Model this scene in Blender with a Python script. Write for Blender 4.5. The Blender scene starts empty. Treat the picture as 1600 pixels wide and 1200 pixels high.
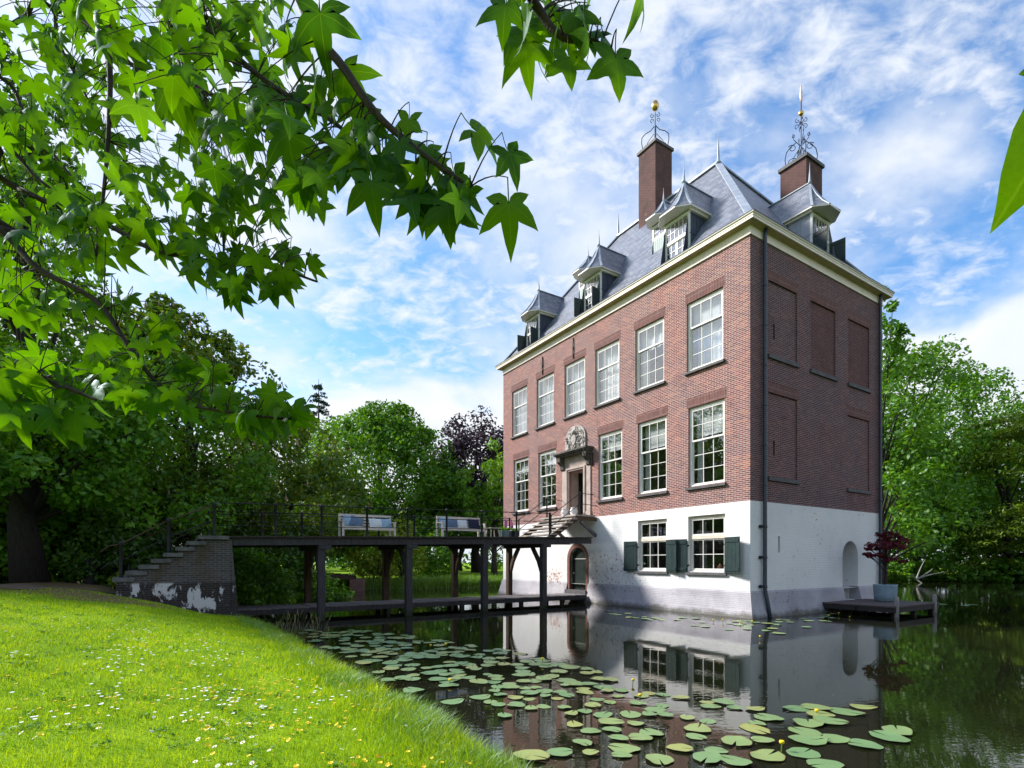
import bpy, math, random
import numpy as np
from mathutils import Vector, Matrix
R = math.radians
rnd = random.Random(7)
scn = bpy.context.scene
COL = scn.collection

# ------------------------------------------------------------------ camera
CAMZ = 1.8
cam_d = bpy.data.cameras.new('camera'); cam = bpy.data.objects.new('camera', cam_d); COL.objects.link(cam)
cam.location = (0, 0, CAMZ); cam.rotation_euler = (R(90), 0, 0)
cam_d.sensor_width = 36; cam_d.lens = 830/1600*36; cam_d.shift_y = 278/1600
cam_d.clip_start = 0.05; cam_d.clip_end = 2000
scn.camera = cam
def at(px, py, d): return Vector(((px-800)/830*d, d, CAMZ+(878-py)/830*d))

# ------------------------------------------------------------------ sky, sun, exposure
SUN_AZ, SUN_EL = R(-70), R(37)          # azimuth from +Y, negative = to the left
sunv = Vector((math.sin(SUN_AZ)*math.cos(SUN_EL), math.cos(SUN_AZ)*math.cos(SUN_EL), math.sin(SUN_EL)))
W = bpy.data.worlds.new('World'); scn.world = W; W.use_nodes = True
W.cycles.sampling_method = 'MANUAL'; W.cycles.sample_map_resolution = 512
def world():
    nt = W.node_tree; N = nt.nodes; L = nt.links; N.clear()
    def n(t, **k):
        o = N.new(t)
        for a, b in k.items(): setattr(o, a, b)
        return o
    def math_(op, a, b=None, c=None, clamp=False):
        m = n('ShaderNodeMath', operation=op); m.use_clamp = clamp
        for i, s in enumerate((a, b, c)):
            if s is None: continue
            if isinstance(s, (int, float)): m.inputs[i].default_value = s
            else: L.new(s, m.inputs[i])
        return m.outputs[0]
    out = n('ShaderNodeOutputWorld'); bg = n('ShaderNodeBackground'); bg.inputs[1].default_value = 0.078
    sky = n('ShaderNodeTexSky', sky_type='NISHITA'); sky.sun_disc = False
    sky.sun_elevation = SUN_EL; sky.sun_rotation = SUN_AZ; sky.altitude = 10; sky.air_density = 1.0; sky.dust_density = .6; sky.ozone_density = 2.2
    tc = n('ShaderNodeTexCoord'); sep = n('ShaderNodeSeparateXYZ'); L.new(tc.outputs['Generated'], sep.inputs[0])
    zz = math_('ADD', math_('MAXIMUM', sep.outputs[2], 0.0), 0.30)
    cx = math_('DIVIDE', sep.outputs[0], zz); cy = math_('DIVIDE', sep.outputs[1], zz)
    cmb = n('ShaderNodeCombineXYZ'); L.new(cx, cmb.inputs[0]); L.new(cy, cmb.inputs[1])
    def noise(scale, detail, rough, dist, off=(0, 0, 0), sc=(1, 1, 1), rot=0):
        mp = n('ShaderNodeMapping'); mp.inputs['Location'].default_value = off; mp.inputs['Scale'].default_value = sc; mp.inputs['Rotation'].default_value = (0, 0, rot)
        L.new(cmb.outputs[0], mp.inputs[0])
        t = n('ShaderNodeTexNoise'); L.new(mp.outputs[0], t.inputs['Vector'])
        t.inputs['Scale'].default_value = scale; t.inputs['Detail'].default_value = detail; t.inputs['Roughness'].default_value = rough; t.inputs['Distortion'].default_value = dist
        return t.outputs[0]
    big = noise(0.7, 4, .5, .3, (3.1, 1.7, 0))
    mid = noise(3.4, 6, .58, .5, (1, 4, 0), (1, 1.25, 1), .5)
    rip = noise(15.0, 4, .6, .35, (7, 2, 0), (1.0, 1.4, 1), .7)
    s = math_('ADD', math_('ADD', math_('MULTIPLY', big, .46), math_('MULTIPLY', mid, .36)), math_('MULTIPLY', rip, .42))
    mr = n('ShaderNodeMapRange', interpolation_type='SMOOTHSTEP'); L.new(s, mr.inputs[0])
    mr.inputs[1].default_value = .53; mr.inputs[2].default_value = .76; mr.inputs[3].default_value = 0.08; mr.inputs[4].default_value = .95
    # low cumulus: denser cloud close to the horizon
    cum = noise(1.1, 7, .55, .2, (5, 9, 0))
    mr2 = n('ShaderNodeMapRange', interpolation_type='SMOOTHSTEP'); L.new(math_('ADD', cum, math_('MULTIPLY', sep.outputs[2], -.62)), mr2.inputs[0])
    mr2.inputs[1].default_value = .11; mr2.inputs[2].default_value = .29
    fac = math_('MAXIMUM', mr.outputs[0], mr2.outputs[0], clamp=True)
    # cloud tone: white tops, faint grey bodies
    ton = n('ShaderNodeMapRange'); L.new(noise(1.7, 5, .55, .4, (2, 8, 0)), ton.inputs[0])
    ton.inputs[1].default_value = .3; ton.inputs[2].default_value = .65; ton.inputs[3].default_value = 0; ton.inputs[4].default_value = 1
    cm = n('ShaderNodeMix', data_type='RGBA'); L.new(ton.outputs[0], cm.inputs[0])
    cm.inputs[6].default_value = (6.6, 7.3, 8.4, 1); cm.inputs[7].default_value = (8.4, 8.6, 8.9, 1)
    hs = n('ShaderNodeHueSaturation'); hs.inputs['Saturation'].default_value = 1.32; hs.inputs['Value'].default_value = 2.15; L.new(sky.outputs[0], hs.inputs['Color'])
    mx = n('ShaderNodeMix', data_type='RGBA'); L.new(fac, mx.inputs[0]); L.new(hs.outputs[0], mx.inputs[6]); L.new(cm.outputs[2], mx.inputs[7])
    L.new(mx.outputs[2], bg.inputs[0]); L.new(bg.outputs[0], out.inputs[0])
world()
sd = bpy.data.lights.new('sun', 'SUN'); so = bpy.data.objects.new('sun', sd); COL.objects.link(so)
sd.energy = 5.0; sd.angle = R(12); sd.color = (1, .955, .88)
so.rotation_euler = (-sunv).to_track_quat('-Z', 'Y').to_euler(); so.location = sunv*60
vs = scn.view_settings; vs.view_transform = 'Standard'; vs.look = 'None'; vs.gamma = 1; vs.exposure = 0.68; vs.use_curve_mapping = False
scn.cycles.max_bounces = 6; scn.cycles.transparent_max_bounces = 12; scn.cycles.caustics_reflective = False; scn.cycles.caustics_refractive = False

# ------------------------------------------------------------------ material helpers
class NT:
    def __init__(s, name):
        s.m = bpy.data.materials.new(name); s.m.use_nodes = True; s.t = s.m.node_tree; s.N = s.t.nodes; s.N.clear()
        s.out = s.N.new('ShaderNodeOutputMaterial')
    def n(s, t, **k):
        o = s.N.new(t)
        for a, b in k.items(): setattr(o, a, b)
        return o
    def set(s, sock, v):
        if isinstance(v, bpy.types.NodeSocket): s.t.links.new(v, sock)
        elif isinstance(v, (tuple, list)) and len(v) == 3 and sock.type == 'RGBA': sock.default_value = (*v, 1)
        else: sock.default_value = v
    def coord(s, kind='Object', scale=(1, 1, 1), loc=(0, 0, 0)):
        tc = s.n('ShaderNodeTexCoord'); mp = s.n('ShaderNodeMapping'); s.t.links.new(tc.outputs[kind], mp.inputs[0])
        mp.inputs['Scale'].default_value = scale; mp.inputs['Location'].default_value = loc
        return mp.outputs[0]
    def noise(s, vec, scale, detail=4, rough=.55, dist=0):
        t = s.n('ShaderNodeTexNoise'); s.set(t.inputs['Vector'], vec); t.inputs['Scale'].default_value = scale
        t.inputs['Detail'].default_value = detail; t.inputs['Roughness'].default_value = rough; t.inputs['Distortion'].default_value = dist
        return t.outputs[0]
    def ramp(s, v, a, b, lo=0., hi=1.):
        m = s.n('ShaderNodeMapRange', interpolation_type='SMOOTHSTEP'); s.set(m.inputs[0], v)
        m.inputs[1].default_value = a; m.inputs[2].default_value = b; m.inputs[3].default_value = lo; m.inputs[4].default_value = hi
        return m.outputs[0]
    def math(s, op, a, b=0.):
        m = s.n('ShaderNodeMath', operation=op); s.set(m.inputs[0], a); s.set(m.inputs[1], b); return m.outputs[0]
    def mix(s, f, a, b, mode='MIX'):
        m = s.n('ShaderNodeMix', data_type='RGBA', blend_type=mode); s.set(m.inputs[0], f); s.set(m.inputs[6], a); s.set(m.inputs[7], b); return m.outputs[2]
    def bump(s, h, strength=.3, dist=.02, prev=None):
        b = s.n('ShaderNodeBump'); s.set(b.inputs['Height'], h); b.inputs['Strength'].default_value = strength; b.inputs['Distance'].default_value = dist
        if prev is not None: s.set(b.inputs['Normal'], prev)
        return b.outputs[0]
    def principled(s, col, rough=.6, normal=None, spec=.4, metal=0):
        p = s.n('ShaderNodeBsdfPrincipled'); s.set(p.inputs['Base Color'], col); s.set(p.inputs['Roughness'], rough)
        p.inputs['Specular IOR Level'].default_value = spec; p.inputs['Metallic'].default_value = metal
        if normal is not None: s.set(p.inputs['Normal'], normal)
        return p.outputs[0]
    def done(s, sh): s.t.links.new(sh, s.out.inputs[0]); return s.m
MAT = {}
def plain(key, c1, c2=None, scale=6, rough=.6, bump=.15, stretch=(1, 1, 1), spec=.35, metal=0, lo=.35, hi=.65):
    t = NT(key); v = t.coord('Object', stretch); nz = t.noise(v, scale, 5, .6)
    c2 = c2 or tuple(x*.75 for x in c1)
    fine = t.noise(v, scale*7, 3, .6)
    col = t.mix(t.ramp(nz, lo, hi), c1, c2)
    MAT[key] = t.done(t.principled(col, rough, t.bump(fine, bump, .01) if bump else None, spec, metal)); return MAT[key]

def mk_brick(key, c1, c2, c3, mortar, tint=1.0):
    t = NT(key); uv = t.coord('UV'); ob = t.coord('Object')
    b = t.n('ShaderNodeTexBrick'); t.set(b.inputs['Vector'], uv)
    b.inputs['Scale'].default_value = 1; b.inputs['Brick Width'].default_value = .215; b.inputs['Row Height'].default_value = .0635; b.inputs['Mortar Size'].default_value = .0095
    b.inputs['Mortar Smooth'].default_value = .25; b.inputs['Bias'].default_value = -.15
    t.set(b.inputs['Color1'], c1); t.set(b.inputs['Color2'], c2); t.set(b.inputs['Mortar'], mortar)
    # single bricks that fired differently
    b2 = t.n('ShaderNodeTexBrick'); t.set(b2.inputs['Vector'], uv)
    b2.inputs['Scale'].default_value = 1; b2.inputs['Brick Width'].default_value = .215; b2.inputs['Row Height'].default_value = .0635; b2.inputs['Mortar Size'].default_value = 0; b2.inputs['Bias'].default_value = 0
    b2.inputs['Color1'].default_value = (0, 0, 0, 1); b2.inputs['Color2'].default_value = (1, 1, 1, 1)
    odd = t.ramp(b2.outputs[0], .72, .9)
    patch = t.noise(ob, .45, 4, .6, .6)
    patch2 = t.noise(ob, 1.3, 5, .65, .3)
    mort = b.outputs['Fac']
    col = t.mix(t.math('MULTIPLY', odd, t.math('SUBTRACT', 1., mort)), b.outputs[0], c3)
    col = t.mix(t.ramp(patch, .42, .62, 0, .55), col, t.mix(1., col, (1.2, .98, .90), 'MULTIPLY'))
    col = t.mix(t.ramp(patch2, .5, .72, 0, .55), col, t.mix(1., col, (.66, .62, .66), 'MULTIPLY'))
    lime = t.ramp(t.noise(t.coord('Object', (1, 1, .45)), 1.9, 6, .7, .4), .66, .8, 0, .4)
    col = t.mix(lime, col, (.62, .57, .55))
    soot = t.noise(ob, 14, 4, .7); col = t.mix(t.ramp(soot, .35, .7, 0, .35), col, t.mix(1., col, (.7, .68, .68), 'MULTIPLY'))
    nb = t.bump(t.math('SUBTRACT', 1., mort), .8, .012); nb = t.bump(t.noise(ob, 40, 3, .6), .35, .006, nb)
    MAT[key] = t.done(t.principled(col, .88, nb, .2)); return MAT[key]
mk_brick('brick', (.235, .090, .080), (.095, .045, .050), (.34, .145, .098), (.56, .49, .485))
mk_brick('brick_side_shaded', (.135, .058, .063), (.066, .035, .044), (.20, .092, .085), (.32, .275, .285))  # purplish brick with duller mortar, darkened further to carry the side's shade
mk_brick('brick_dark', (.165, .085, .075), (.10, .055, .055), (.20, .11, .07), (.30, .27, .25))
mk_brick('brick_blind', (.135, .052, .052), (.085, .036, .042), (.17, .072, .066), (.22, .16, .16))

def mk_lintel():
    t = NT('lintel'); uv = t.coord('UV'); ob = t.coord('Object')
    b = t.n('ShaderNodeTexBrick'); t.set(b.inputs['Vector'], uv); b.offset = 0
    b.inputs['Scale'].default_value = 1; b.inputs['Brick Width'].default_value = .062; b.inputs['Row Height'].default_value = .23; b.inputs['Mortar Size'].default_value = .005
    t.set(b.inputs['Color1'], (.185, .076, .068)); t.set(b.inputs['Color2'], (.105, .048, .047)); t.set(b.inputs['Mortar'], (.36, .27, .255))
    col = t.mix(t.ramp(t.noise(ob, 5, 5), .4, .7, 0, .5), b.outputs[0], (.14, .055, .05))
    MAT['lintel'] = t.done(t.principled(col, .85, t.bump(b.outputs['Fac'], -.5, .008), .2))
mk_lintel()

def mk_whitewash(key, base, dirt, peel_amount, red=True):
    t = NT(key); uv = t.coord('UV'); ob = t.coord('Object')
    b = t.n('ShaderNodeTexBrick'); t.set(b.inputs['Vector'], uv)
    b.inputs['Scale'].default_value = 1; b.inputs['Brick Width'].default_value = .215; b.inputs['Row Height'].default_value = .0635; b.inputs['Mortar Size'].default_value = .009; b.inputs['Mortar Smooth'].default_value = .6
    b.inputs['Color1'].default_value = (0, 0, 0, 1); b.inputs['Color2'].default_value = (1, 1, 1, 1); b.inputs['Mortar'].default_value = (.5, .5, .5, 1)
    mort = b.outputs['Fac']
    big = t.noise(ob, .7, 5, .6, .4)
    col = t.mix(t.ramp(big, .35, .7, 0, .8), base, dirt)
    col = t.mix(t.math('MULTIPLY', mort, .35), col, tuple(x*.72 for x in base))
    streak = t.noise(t.coord('Object', (3, 3, .25)), 3, 5, .65); col = t.mix(t.ramp(streak, .55, .8, 0, .45), col, dirt)
    # peeled bricks: whole bricks lost their paint where the coat fails
    fail = t.noise(t.coord('Object', (1, 1, 1), (4.2, 1.3, .7)), .55, 3, .6)
    cell = t.math('MULTIPLY', b.outputs[0], t.ramp(fail, .5, .68))
    fleck = t.noise(ob, 7, 5, .75, .6)
    sp = t.n('ShaderNodeSeparateXYZ'); t.set(sp.inputs[0], ob)
    def near(s_, c, r0, r1): return t.ramp(t.math('ABSOLUTE', t.math('SUBTRACT', s_, c)), r0, r1, 1, 0)
    worn = t.math('MULTIPLY', near(sp.outputs[1], 6.4, .8, 2.2), near(sp.outputs[2], 1.5, .5, 1.2))
    worn2 = t.math('MULTIPLY', near(sp.outputs[1], 10.4, .3, .8), near(sp.outputs[2], 1.05, .2, .5))
    fleck = t.math('ADD', fleck, t.math('ADD', t.math('MULTIPLY', worn, .045), t.math('MULTIPLY', worn2, .12))); fail = t.math('ADD', fail, t.math('MAXIMUM', t.math('MULTIPLY', worn, .3), t.math('MULTIPLY', worn2, .3)))
    pe = t.math('MULTIPLY', t.ramp(fleck, .60, .66), t.ramp(fail, .44, .66, 0, 1)); pe = t.math('MULTIPLY', pe, peel_amount)
    col = t.mix(pe, col, (.36, .135, .10) if red else (.10, .085, .08))
    algae = t.ramp(t.math('ADD', sp.outputs[2], t.math('MULTIPLY', t.math('SUBTRACT', t.noise(ob, 2.2, 5, .65), .5), .5)), .02, .26, .85, 0); col = t.mix(algae, col, (.085, .08, .062))
    nb = t.bump(t.math('SUBTRACT', 1., mort), .55, .012); nb = t.bump(t.noise(ob, 30, 4, .6), .4, .01, nb); nb = t.bump(pe, -.5, .01, nb)
    MAT[key] = t.done(t.principled(col, .75, nb, .3))
mk_whitewash('whitewash', (.84, .84, .84), (.74, .74, .76), .85)
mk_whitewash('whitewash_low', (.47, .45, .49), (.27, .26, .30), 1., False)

def mk_pier():
    t = NT('pier_brick'); uv = t.coord('UV'); ob = t.coord('Object')
    b = t.n('ShaderNodeTexBrick'); t.set(b.inputs['Vector'], uv)
    b.inputs['Scale'].default_value = 1; b.inputs['Brick Width'].default_value = .20; b.inputs['Row Height'].default_value = .06; b.inputs['Mortar Size'].default_value = .008
    t.set(b.inputs['Color1'], (.050, .044, .046)); t.set(b.inputs['Color2'], (.085, .074, .076)); t.set(b.inputs['Mortar'], (.135, .13, .14))
    col = b.outputs[0]
    moss = t.noise(t.coord('Object', (1, 1, .35)), 1.6, 5, .65, .5); col = t.mix(t.ramp(moss, .52, .68, 0, .55), col, (.07, .045, .02))
    sep = t.n('ShaderNodeSeparateXYZ'); t.set(sep.inputs[0], t.coord('Object'))
    low = t.ramp(sep.outputs[2], .10, .18, 1, 0)
    rem = t.ramp(t.noise(t.coord('Object', (1, 1, .55)), 2.9, 6, .7, .5), .54, .58)
    col = t.mix(t.math('MULTIPLY', low, .75), col, t.mix(1., col, (.30, .27, .27), 'MULTIPLY'))
    col = t.mix(t.math('MULTIPLY', rem, low), col, (.50, .49, .52))
    nb = t.bump(b.outputs['Fac'], -.8, .015); nb = t.bump(t.noise(ob, 25, 4, .65), .5, .012, nb)
    MAT['pier_brick'] = t.done(t.principled(col, .9, nb, .2))
mk_pier()

def mk_slate(key, c1, c2, bw, rh):
    t = NT(key); uv = t.coord('UV'); ob = t.coord('Object')
    b = t.n('ShaderNodeTexBrick'); t.set(b.inputs['Vector'], uv)
    b.inputs['Scale'].default_value = 1; b.inputs['Brick Width'].default_value = bw; b.inputs['Row Height'].default_value = rh; b.inputs['Mortar Size'].default_value = .008; b.inputs['Mortar Smooth'].default_value = .1
    t.set(b.inputs['Color1'], c1); t.set(b.inputs['Color2'], c2); t.set(b.inputs['Mortar'], tuple(x*.35 for x in c1))
    col = t.mix(t.ramp(t.noise(ob, 1.1, 5, .6), .4, .7, 0, .4), b.outputs[0], tuple(x*1.45 for x in c1))
    col = t.mix(t.ramp(t.noise(t.coord('Object', (1, 1, .3)), 3, 5, .7), .6, .8, 0, .5), col, (.20, .20, .20))
    MAT[key] = t.done(t.principled(col, .42, t.bump(b.outputs['Fac'], -.7, .02), .55))
mk_slate('slate', (.095, .11, .155), (.225, .24, .29), .24, .14)

plain('lead', (.40, .45, .53), (.30, .34, .42), 3, .45, .1, spec=.5)
plain('lead_dark', (.055, .07, .105), (.04, .05, .08), 3, .5, .1)
plain('lead_pale', (.36, .38, .45), (.27, .29, .36), 3, .5, .1)
plain('cream', (.86, .79, .69), (.79, .72, .62), 3, .45, .06)
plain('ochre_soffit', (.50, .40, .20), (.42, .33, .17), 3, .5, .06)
plain('white_paint', (.80, .79, .76), (.73, .72, .69), 4, .35, .05)
plain('cream_frame', (.70, .65, .56), (.62, .57, .49), 4, .4, .05)
plain('shutter_green', (.018, .034, .036), (.025, .045, .046), 5, .4, .08)
plain('shutter_teal', (.17, .27, .27), (.13, .21, .22), 5, .5, .08)
plain('iron', (.012, .014, .02), (.02, .02, .026), 8, .5, .1, metal=.3)
plain('pipe_iron', (.022, .032, .055), (.035, .045, .065), 5, .4, .05, spec=.5)
plain('gold', (.75, .50, .16), (.55, .36, .12), 5, .28, 0, metal=1)
plain('vane', (.85, .66, .55), (.8, .5, .4), 5, .3, 0, metal=.4)
plain('bluestone', (.115, .112, .12), (.075, .073, .08), 5, .7, .3)
plain('sandstone', (.47, .38, .34), (.36, .29, .27), 3, .8, .3)
plain('dark_stone', (.06, .055, .05), (.12, .11, .10), 4, .85, .4)
plain('crest_stone', (.47, .43, .41), (.30, .28, .27), 5, .8, .3)
plain('arch_brick', (.22, .10, .08), (.15, .075, .065), 9, .85, .5)
plain('door_green', (.016, .024, .022), (.022, .032, .03), 4, .35, .05)
plain('dark_room', (.05, .045, .04), (.035, .03, .03), 2, .9, 0)
plain('plaster', (.30, .29, .28), (.25, .24, .23), 2, .9, 0)
plain('curtain', (.88, .90, .92), (.83, .85, .88), 4, .8, 0)
def mk_timber():
    t = NT('timber'); ob = t.coord('Object'); gr = t.noise(t.coord('Object', (6, 6, .5)), 5, 6, .7); col = t.mix(t.ramp(gr, .3, .7), (.062, .058, .066), (.028, .026, .030))
    sep = t.n('ShaderNodeSeparateXYZ'); t.set(sep.inputs[0], ob); wet = t.ramp(t.math('ADD', sep.outputs[2], t.math('MULTIPLY', t.noise(ob, 6, 4), .25)), .16, .42, .9, 0)
    col = t.mix(wet, col, (.020, .026, .012)); col = t.mix(t.ramp(t.noise(ob, 3.5, 5, .7), .6, .75, 0, .5), col, (.10, .10, .105))
    MAT['timber'] = t.done(t.principled(col, .8, t.bump(gr, .6, .012), .3))
mk_timber()
plain('timber_brown', (.085, .052, .034), (.055, .035, .026), 5, .8, .5, (3, 3, .4))
plain('plank', (.21, .195, .21), (.14, .13, .14), 4, .85, .5, (1, 5, 5))
plain('deck_dark', (.040, .034, .030), (.028, .025, .024), 4, .85, .4, (1, 5, 5))
plain('tread', (.42, .37, .33), (.30, .26, .24), 4, .8, .4)
plain('coping', (.135, .135, .14), (.075, .075, .08), 5, .85, .5)
plain('teak', (.68, .61, .55), (.56, .50, .45), 5, .7, .25, (1, 6, 6))
plain('cushion_blue', (.10, .15, .24), (.13, .19, .29), 9, .9, .2)
plain('cushion_navy', (.014, .018, .045), (.02, .026, .06), 9, .9, .2)
plain('cushion_sky', (.30, .44, .58), (.24, .36, .50), 9, .9, .2)
plain('cushion_white', (.66, .69, .72), (.58, .61, .66), 9, .9, .2)
plain('pot_blue', (.24, .33, .40), (.19, .27, .34), 3, .5, .05)
plain('pot_dark', (.03, .035, .05), (.02, .025, .035), 3, .5, .05)
plain('pot_white', (.66, .65, .66), (.56, .55, .56), 4, .5, .1)
plain('jetty_plank', (.13, .10, .10), (.085, .067, .068), 4, .85, .4, (1, 5, 5))
plain('post_grey', (.30, .28, .27), (.2, .19, .18), 5, .8, .4, (2, 2, .5))
plain('bark', (.060, .050, .042), (.034, .029, .026), 6, .95, .9, (3, 3, .6))
plain('bark_dark', (.016, .013, .013), (.027, .023, .021), 8, .95, .8, (3, 3, .6))
plain('twig', (.030, .020, .016), (.05, .035, .025), 20, .8, .5)
plain('soil', (.04, .03, .022), (.03, .022, .017), 8, .95, .5)
plain('lamp_white', (.8, .8, .8), None, 3, .4, 0)
plain('bin_black', (.012, .013, .015), None, 3, .5, 0)
plain('terracotta', (.42, .20, .13), None, 5, .8, .2)
plain('petal_yellow', (.80, .55, .01), (.85, .62, .02), 8, .6, 0)
plain('petal_white', (.82, .82, .80), (.78, .78, .76), 8, .6, 0)
plain('foxglove', (.42, .10, .30), (.55, .2, .42), 8, .6, 0)

def mk_glass():
    t = NT('glass'); tr = t.n('ShaderNodeBsdfTransparent'); tr.inputs[0].default_value = (.97, .98, .98, 1)
    gl = t.n('ShaderNodeBsdfGlossy'); gl.inputs['Roughness'].default_value = .01; gl.inputs[0].default_value = (1, 1, 1, 1)
    t.set(gl.inputs['Normal'], t.bump(t.noise(t.coord('Object'), 1.6, 2, .5), .05, .02))
    lw = t.n('ShaderNodeLayerWeight'); lw.inputs[0].default_value = .5
    fr = t.math('ADD', .19, t.math('MULTIPLY', t.math('POWER', lw.outputs['Facing'], 4.), .8))
    ms = t.n('ShaderNodeMixShader'); t.set(ms.inputs[0], fr); t.t.links.new(tr.outputs[0], ms.inputs[1]); t.t.links.new(gl.outputs[0], ms.inputs[2])
    MAT['glass'] = t.done(ms.outputs[0])
mk_glass()
def mk_foliage(key, c1, c2, trans=.35, gloss=.03, tcol=None, ns=.7, nw=.5):
    t = NT(key); g = t.n('ShaderNodeNewGeometry'); ob = t.coord('Object')
    f = t.math('ADD', t.math('MULTIPLY', g.outputs['Random Per Island'], 1.05-nw), t.math('MULTIPLY', t.noise(ob, ns, 4), nw))
    col = t.mix(t.ramp(f, .25, .8), c1, c2)
    d = t.n('ShaderNodeBsdfDiffuse'); t.set(d.inputs[0], col)
    tr = t.n('ShaderNodeBsdfTranslucent'); t.set(tr.inputs[0], t.mix(1., col, tcol or (1.5, 1.35, .5), 'MULTIPLY'))
    m1 = t.n('ShaderNodeMixShader'); m1.inputs[0].default_value = trans; t.t.links.new(d.outputs[0], m1.inputs[1]); t.t.links.new(tr.outputs[0], m1.inputs[2])
    gl = t.n('ShaderNodeBsdfGlossy'); gl.inputs['Roughness'].default_value = .45; gl.inputs[0].default_value = (.8, .9, 1, 1)
    m2 = t.n('ShaderNodeMixShader'); m2.inputs[0].default_value = gloss; t.t.links.new(m1.outputs[0], m2.inputs[1]); t.t.links.new(gl.outputs[0], m2.inputs[2])
    MAT[key] = t.done(m2.outputs[0])
mk_foliage('leaf_dark', (.028, .080, .005), (.065, .15, .009))
mk_foliage('leaf_mid', (.052, .165, .006), (.13, .29, .012))
mk_foliage('leaf_bright', (.095, .23, .010), (.18, .35, .018))
mk_foliage('leaf_yellow', (.14, .23, .010), (.25, .34, .018))
mk_foliage('leaf_chestnut', (.045, .12, .006), (.13, .20, .012))
mk_foliage('leaf_purple', (.030, .018, .028), (.060, .032, .045), .25, tcol=(1.2, 1, 1))
mk_foliage('leaf_conifer', (.014, .040, .022), (.030, .066, .032), .1)
mk_foliage('leaf_hemlock', (.085, .16, .007), (.18, .26, .012), .3)
mk_foliage('leaf_maple', (.085, .008, .014), (.16, .016, .024), .35, tcol=(1.6, .8, .8))
mk_foliage('grass_blade', (.12, .28, .005), (.44, .58, .010), .42, .02, None, 1.9, .72)
mk_foliage('grass_long', (.10, .25, .010), (.22, .37, .05), .4, .06)
mk_foliage('reed', (.22, .20, .09), (.30, .27, .13), .3)
mk_foliage('stem_green', (.10, .20, .02), (.14, .26, .03), .2)

def mk_star_leaf():
    t = NT('sweetgum_leaf'); uv = t.n('ShaderNodeUVMap'); sep = t.n('ShaderNodeSeparateXYZ'); t.t.links.new(uv.outputs[0], sep.inputs[0])
    oi = t.n('ShaderNodeObjectInfo'); g = t.n('ShaderNodeNewGeometry')
    rv = t.math('FRACT', t.math('ADD', oi.outputs['Random'], t.math('MULTIPLY', g.outputs['Random Per Island'], .0)))
    col = t.mix(rv, (.026, .100, .003), (.068, .180, .004))
    col = t.mix(t.ramp(t.noise(t.coord('Object'), 30, 3), .4, .7, 0, .35), col, (.04, .12, .006))
    blot = t.ramp(t.noise(t.coord('Object'), 7, 5, .7), .66, .72, 0, .75); col = t.mix(blot, col, (.10, .085, .02))
    vein = t.ramp(t.math('ABSOLUTE', sep.outputs[0]), .003, .015, 1, 0)
    col = t.mix(t.math('MULTIPLY', vein, .4), col, (.13, .26, .035))
    d = t.n('ShaderNodeBsdfDiffuse'); t.set(d.inputs[0], col)
    tr = t.n('ShaderNodeBsdfTranslucent'); t.set(tr.inputs[0], t.mix(1., col, (2.4, 2.0, .3), 'MULTIPLY'))
    m1 = t.n('ShaderNodeMixShader'); m1.inputs[0].default_value = .6; t.t.links.new(d.outputs[0], m1.inputs[1]); t.t.links.new(tr.outputs[0], m1.inputs[2])
    gl = t.n('ShaderNodeBsdfGlossy'); gl.inputs['Roughness'].default_value = .42; gl.inputs[0].default_value = (.8, .92, 1, 1)
    lw = t.n('ShaderNodeLayerWeight'); lw.inputs[0].default_value = .5
    m2 = t.n('ShaderNodeMixShader'); t.set(m2.inputs[0], t.math('ADD', .012, t.math('MULTIPLY', t.math('POWER', lw.outputs['Facing'], 4.), .14))); t.t.links.new(m1.outputs[0], m2.inputs[1]); t.t.links.new(gl.outputs[0], m2.inputs[2])
    MAT['sweetgum_leaf'] = t.done(m2.outputs[0])
mk_star_leaf()
def mk_pad():
    t = NT('lily_pad'); oi = t.n('ShaderNodeObjectInfo'); ob = t.coord('Object'); uv = t.n('ShaderNodeUVMap'); sep = t.n('ShaderNodeSeparateXYZ'); t.t.links.new(uv.outputs[0], sep.inputs[0])
    col = t.mix(oi.outputs['Random'], (.13, .24, .10), (.22, .33, .12))
    age = t.math('ADD', t.noise(ob, 9, 4, .65), t.math('MULTIPLY', oi.outputs['Random'], .22))
    col = t.mix(t.ramp(age, .62, .80, 0, .8), col, (.36, .27, .05))
    col = t.mix(t.ramp(t.noise(ob, 26, 3, .6), .68, .74, 0, .7), col, (.10, .07, .03)); col = t.mix(t.math('MULTIPLY', t.ramp(sep.outputs[1], .86, 1.0), t.ramp(age, .5, .7, 0, .8)), col, (.20, .12, .04))
    ray = t.ramp(t.math('ABSOLUTE', t.math('SINE', t.math('MULTIPLY', sep.outputs[0], 22.))), .0, .25, .35, 0)
    col = t.mix(ray, col, (.28, .36, .17))
    MAT['lily_pad'] = t.done(t.principled(col, .33, t.bump(t.noise(ob, 22, 3), .25, .01), .5))
mk_pad()
def mk_water():
    t = NT('water'); v1 = t.coord('Object', (1.0, 2.2, 1)); v2 = t.coord('Object', (.45, .9, 1))
    patch = t.ramp(t.noise(t.coord('Object'), .16, 3), .42, .62, .15, 1)
    h = t.math('MULTIPLY', t.noise(v1, 5.5, 2, .5), patch)
    nb = t.bump(h, .030, .05); nb = t.bump(t.noise(v2, 1.2, 2, .5), .018, .1, nb)
    p = t.n('ShaderNodeBsdfPrincipled'); t.set(p.inputs['Base Color'], (.010, .012, .005)); p.inputs['Roughness'].default_value = .012; p.inputs['IOR'].default_value = 1.62
    t.set(p.inputs['Normal'], nb); MAT['water'] = t.done(p.outputs[0])
mk_water()
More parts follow.
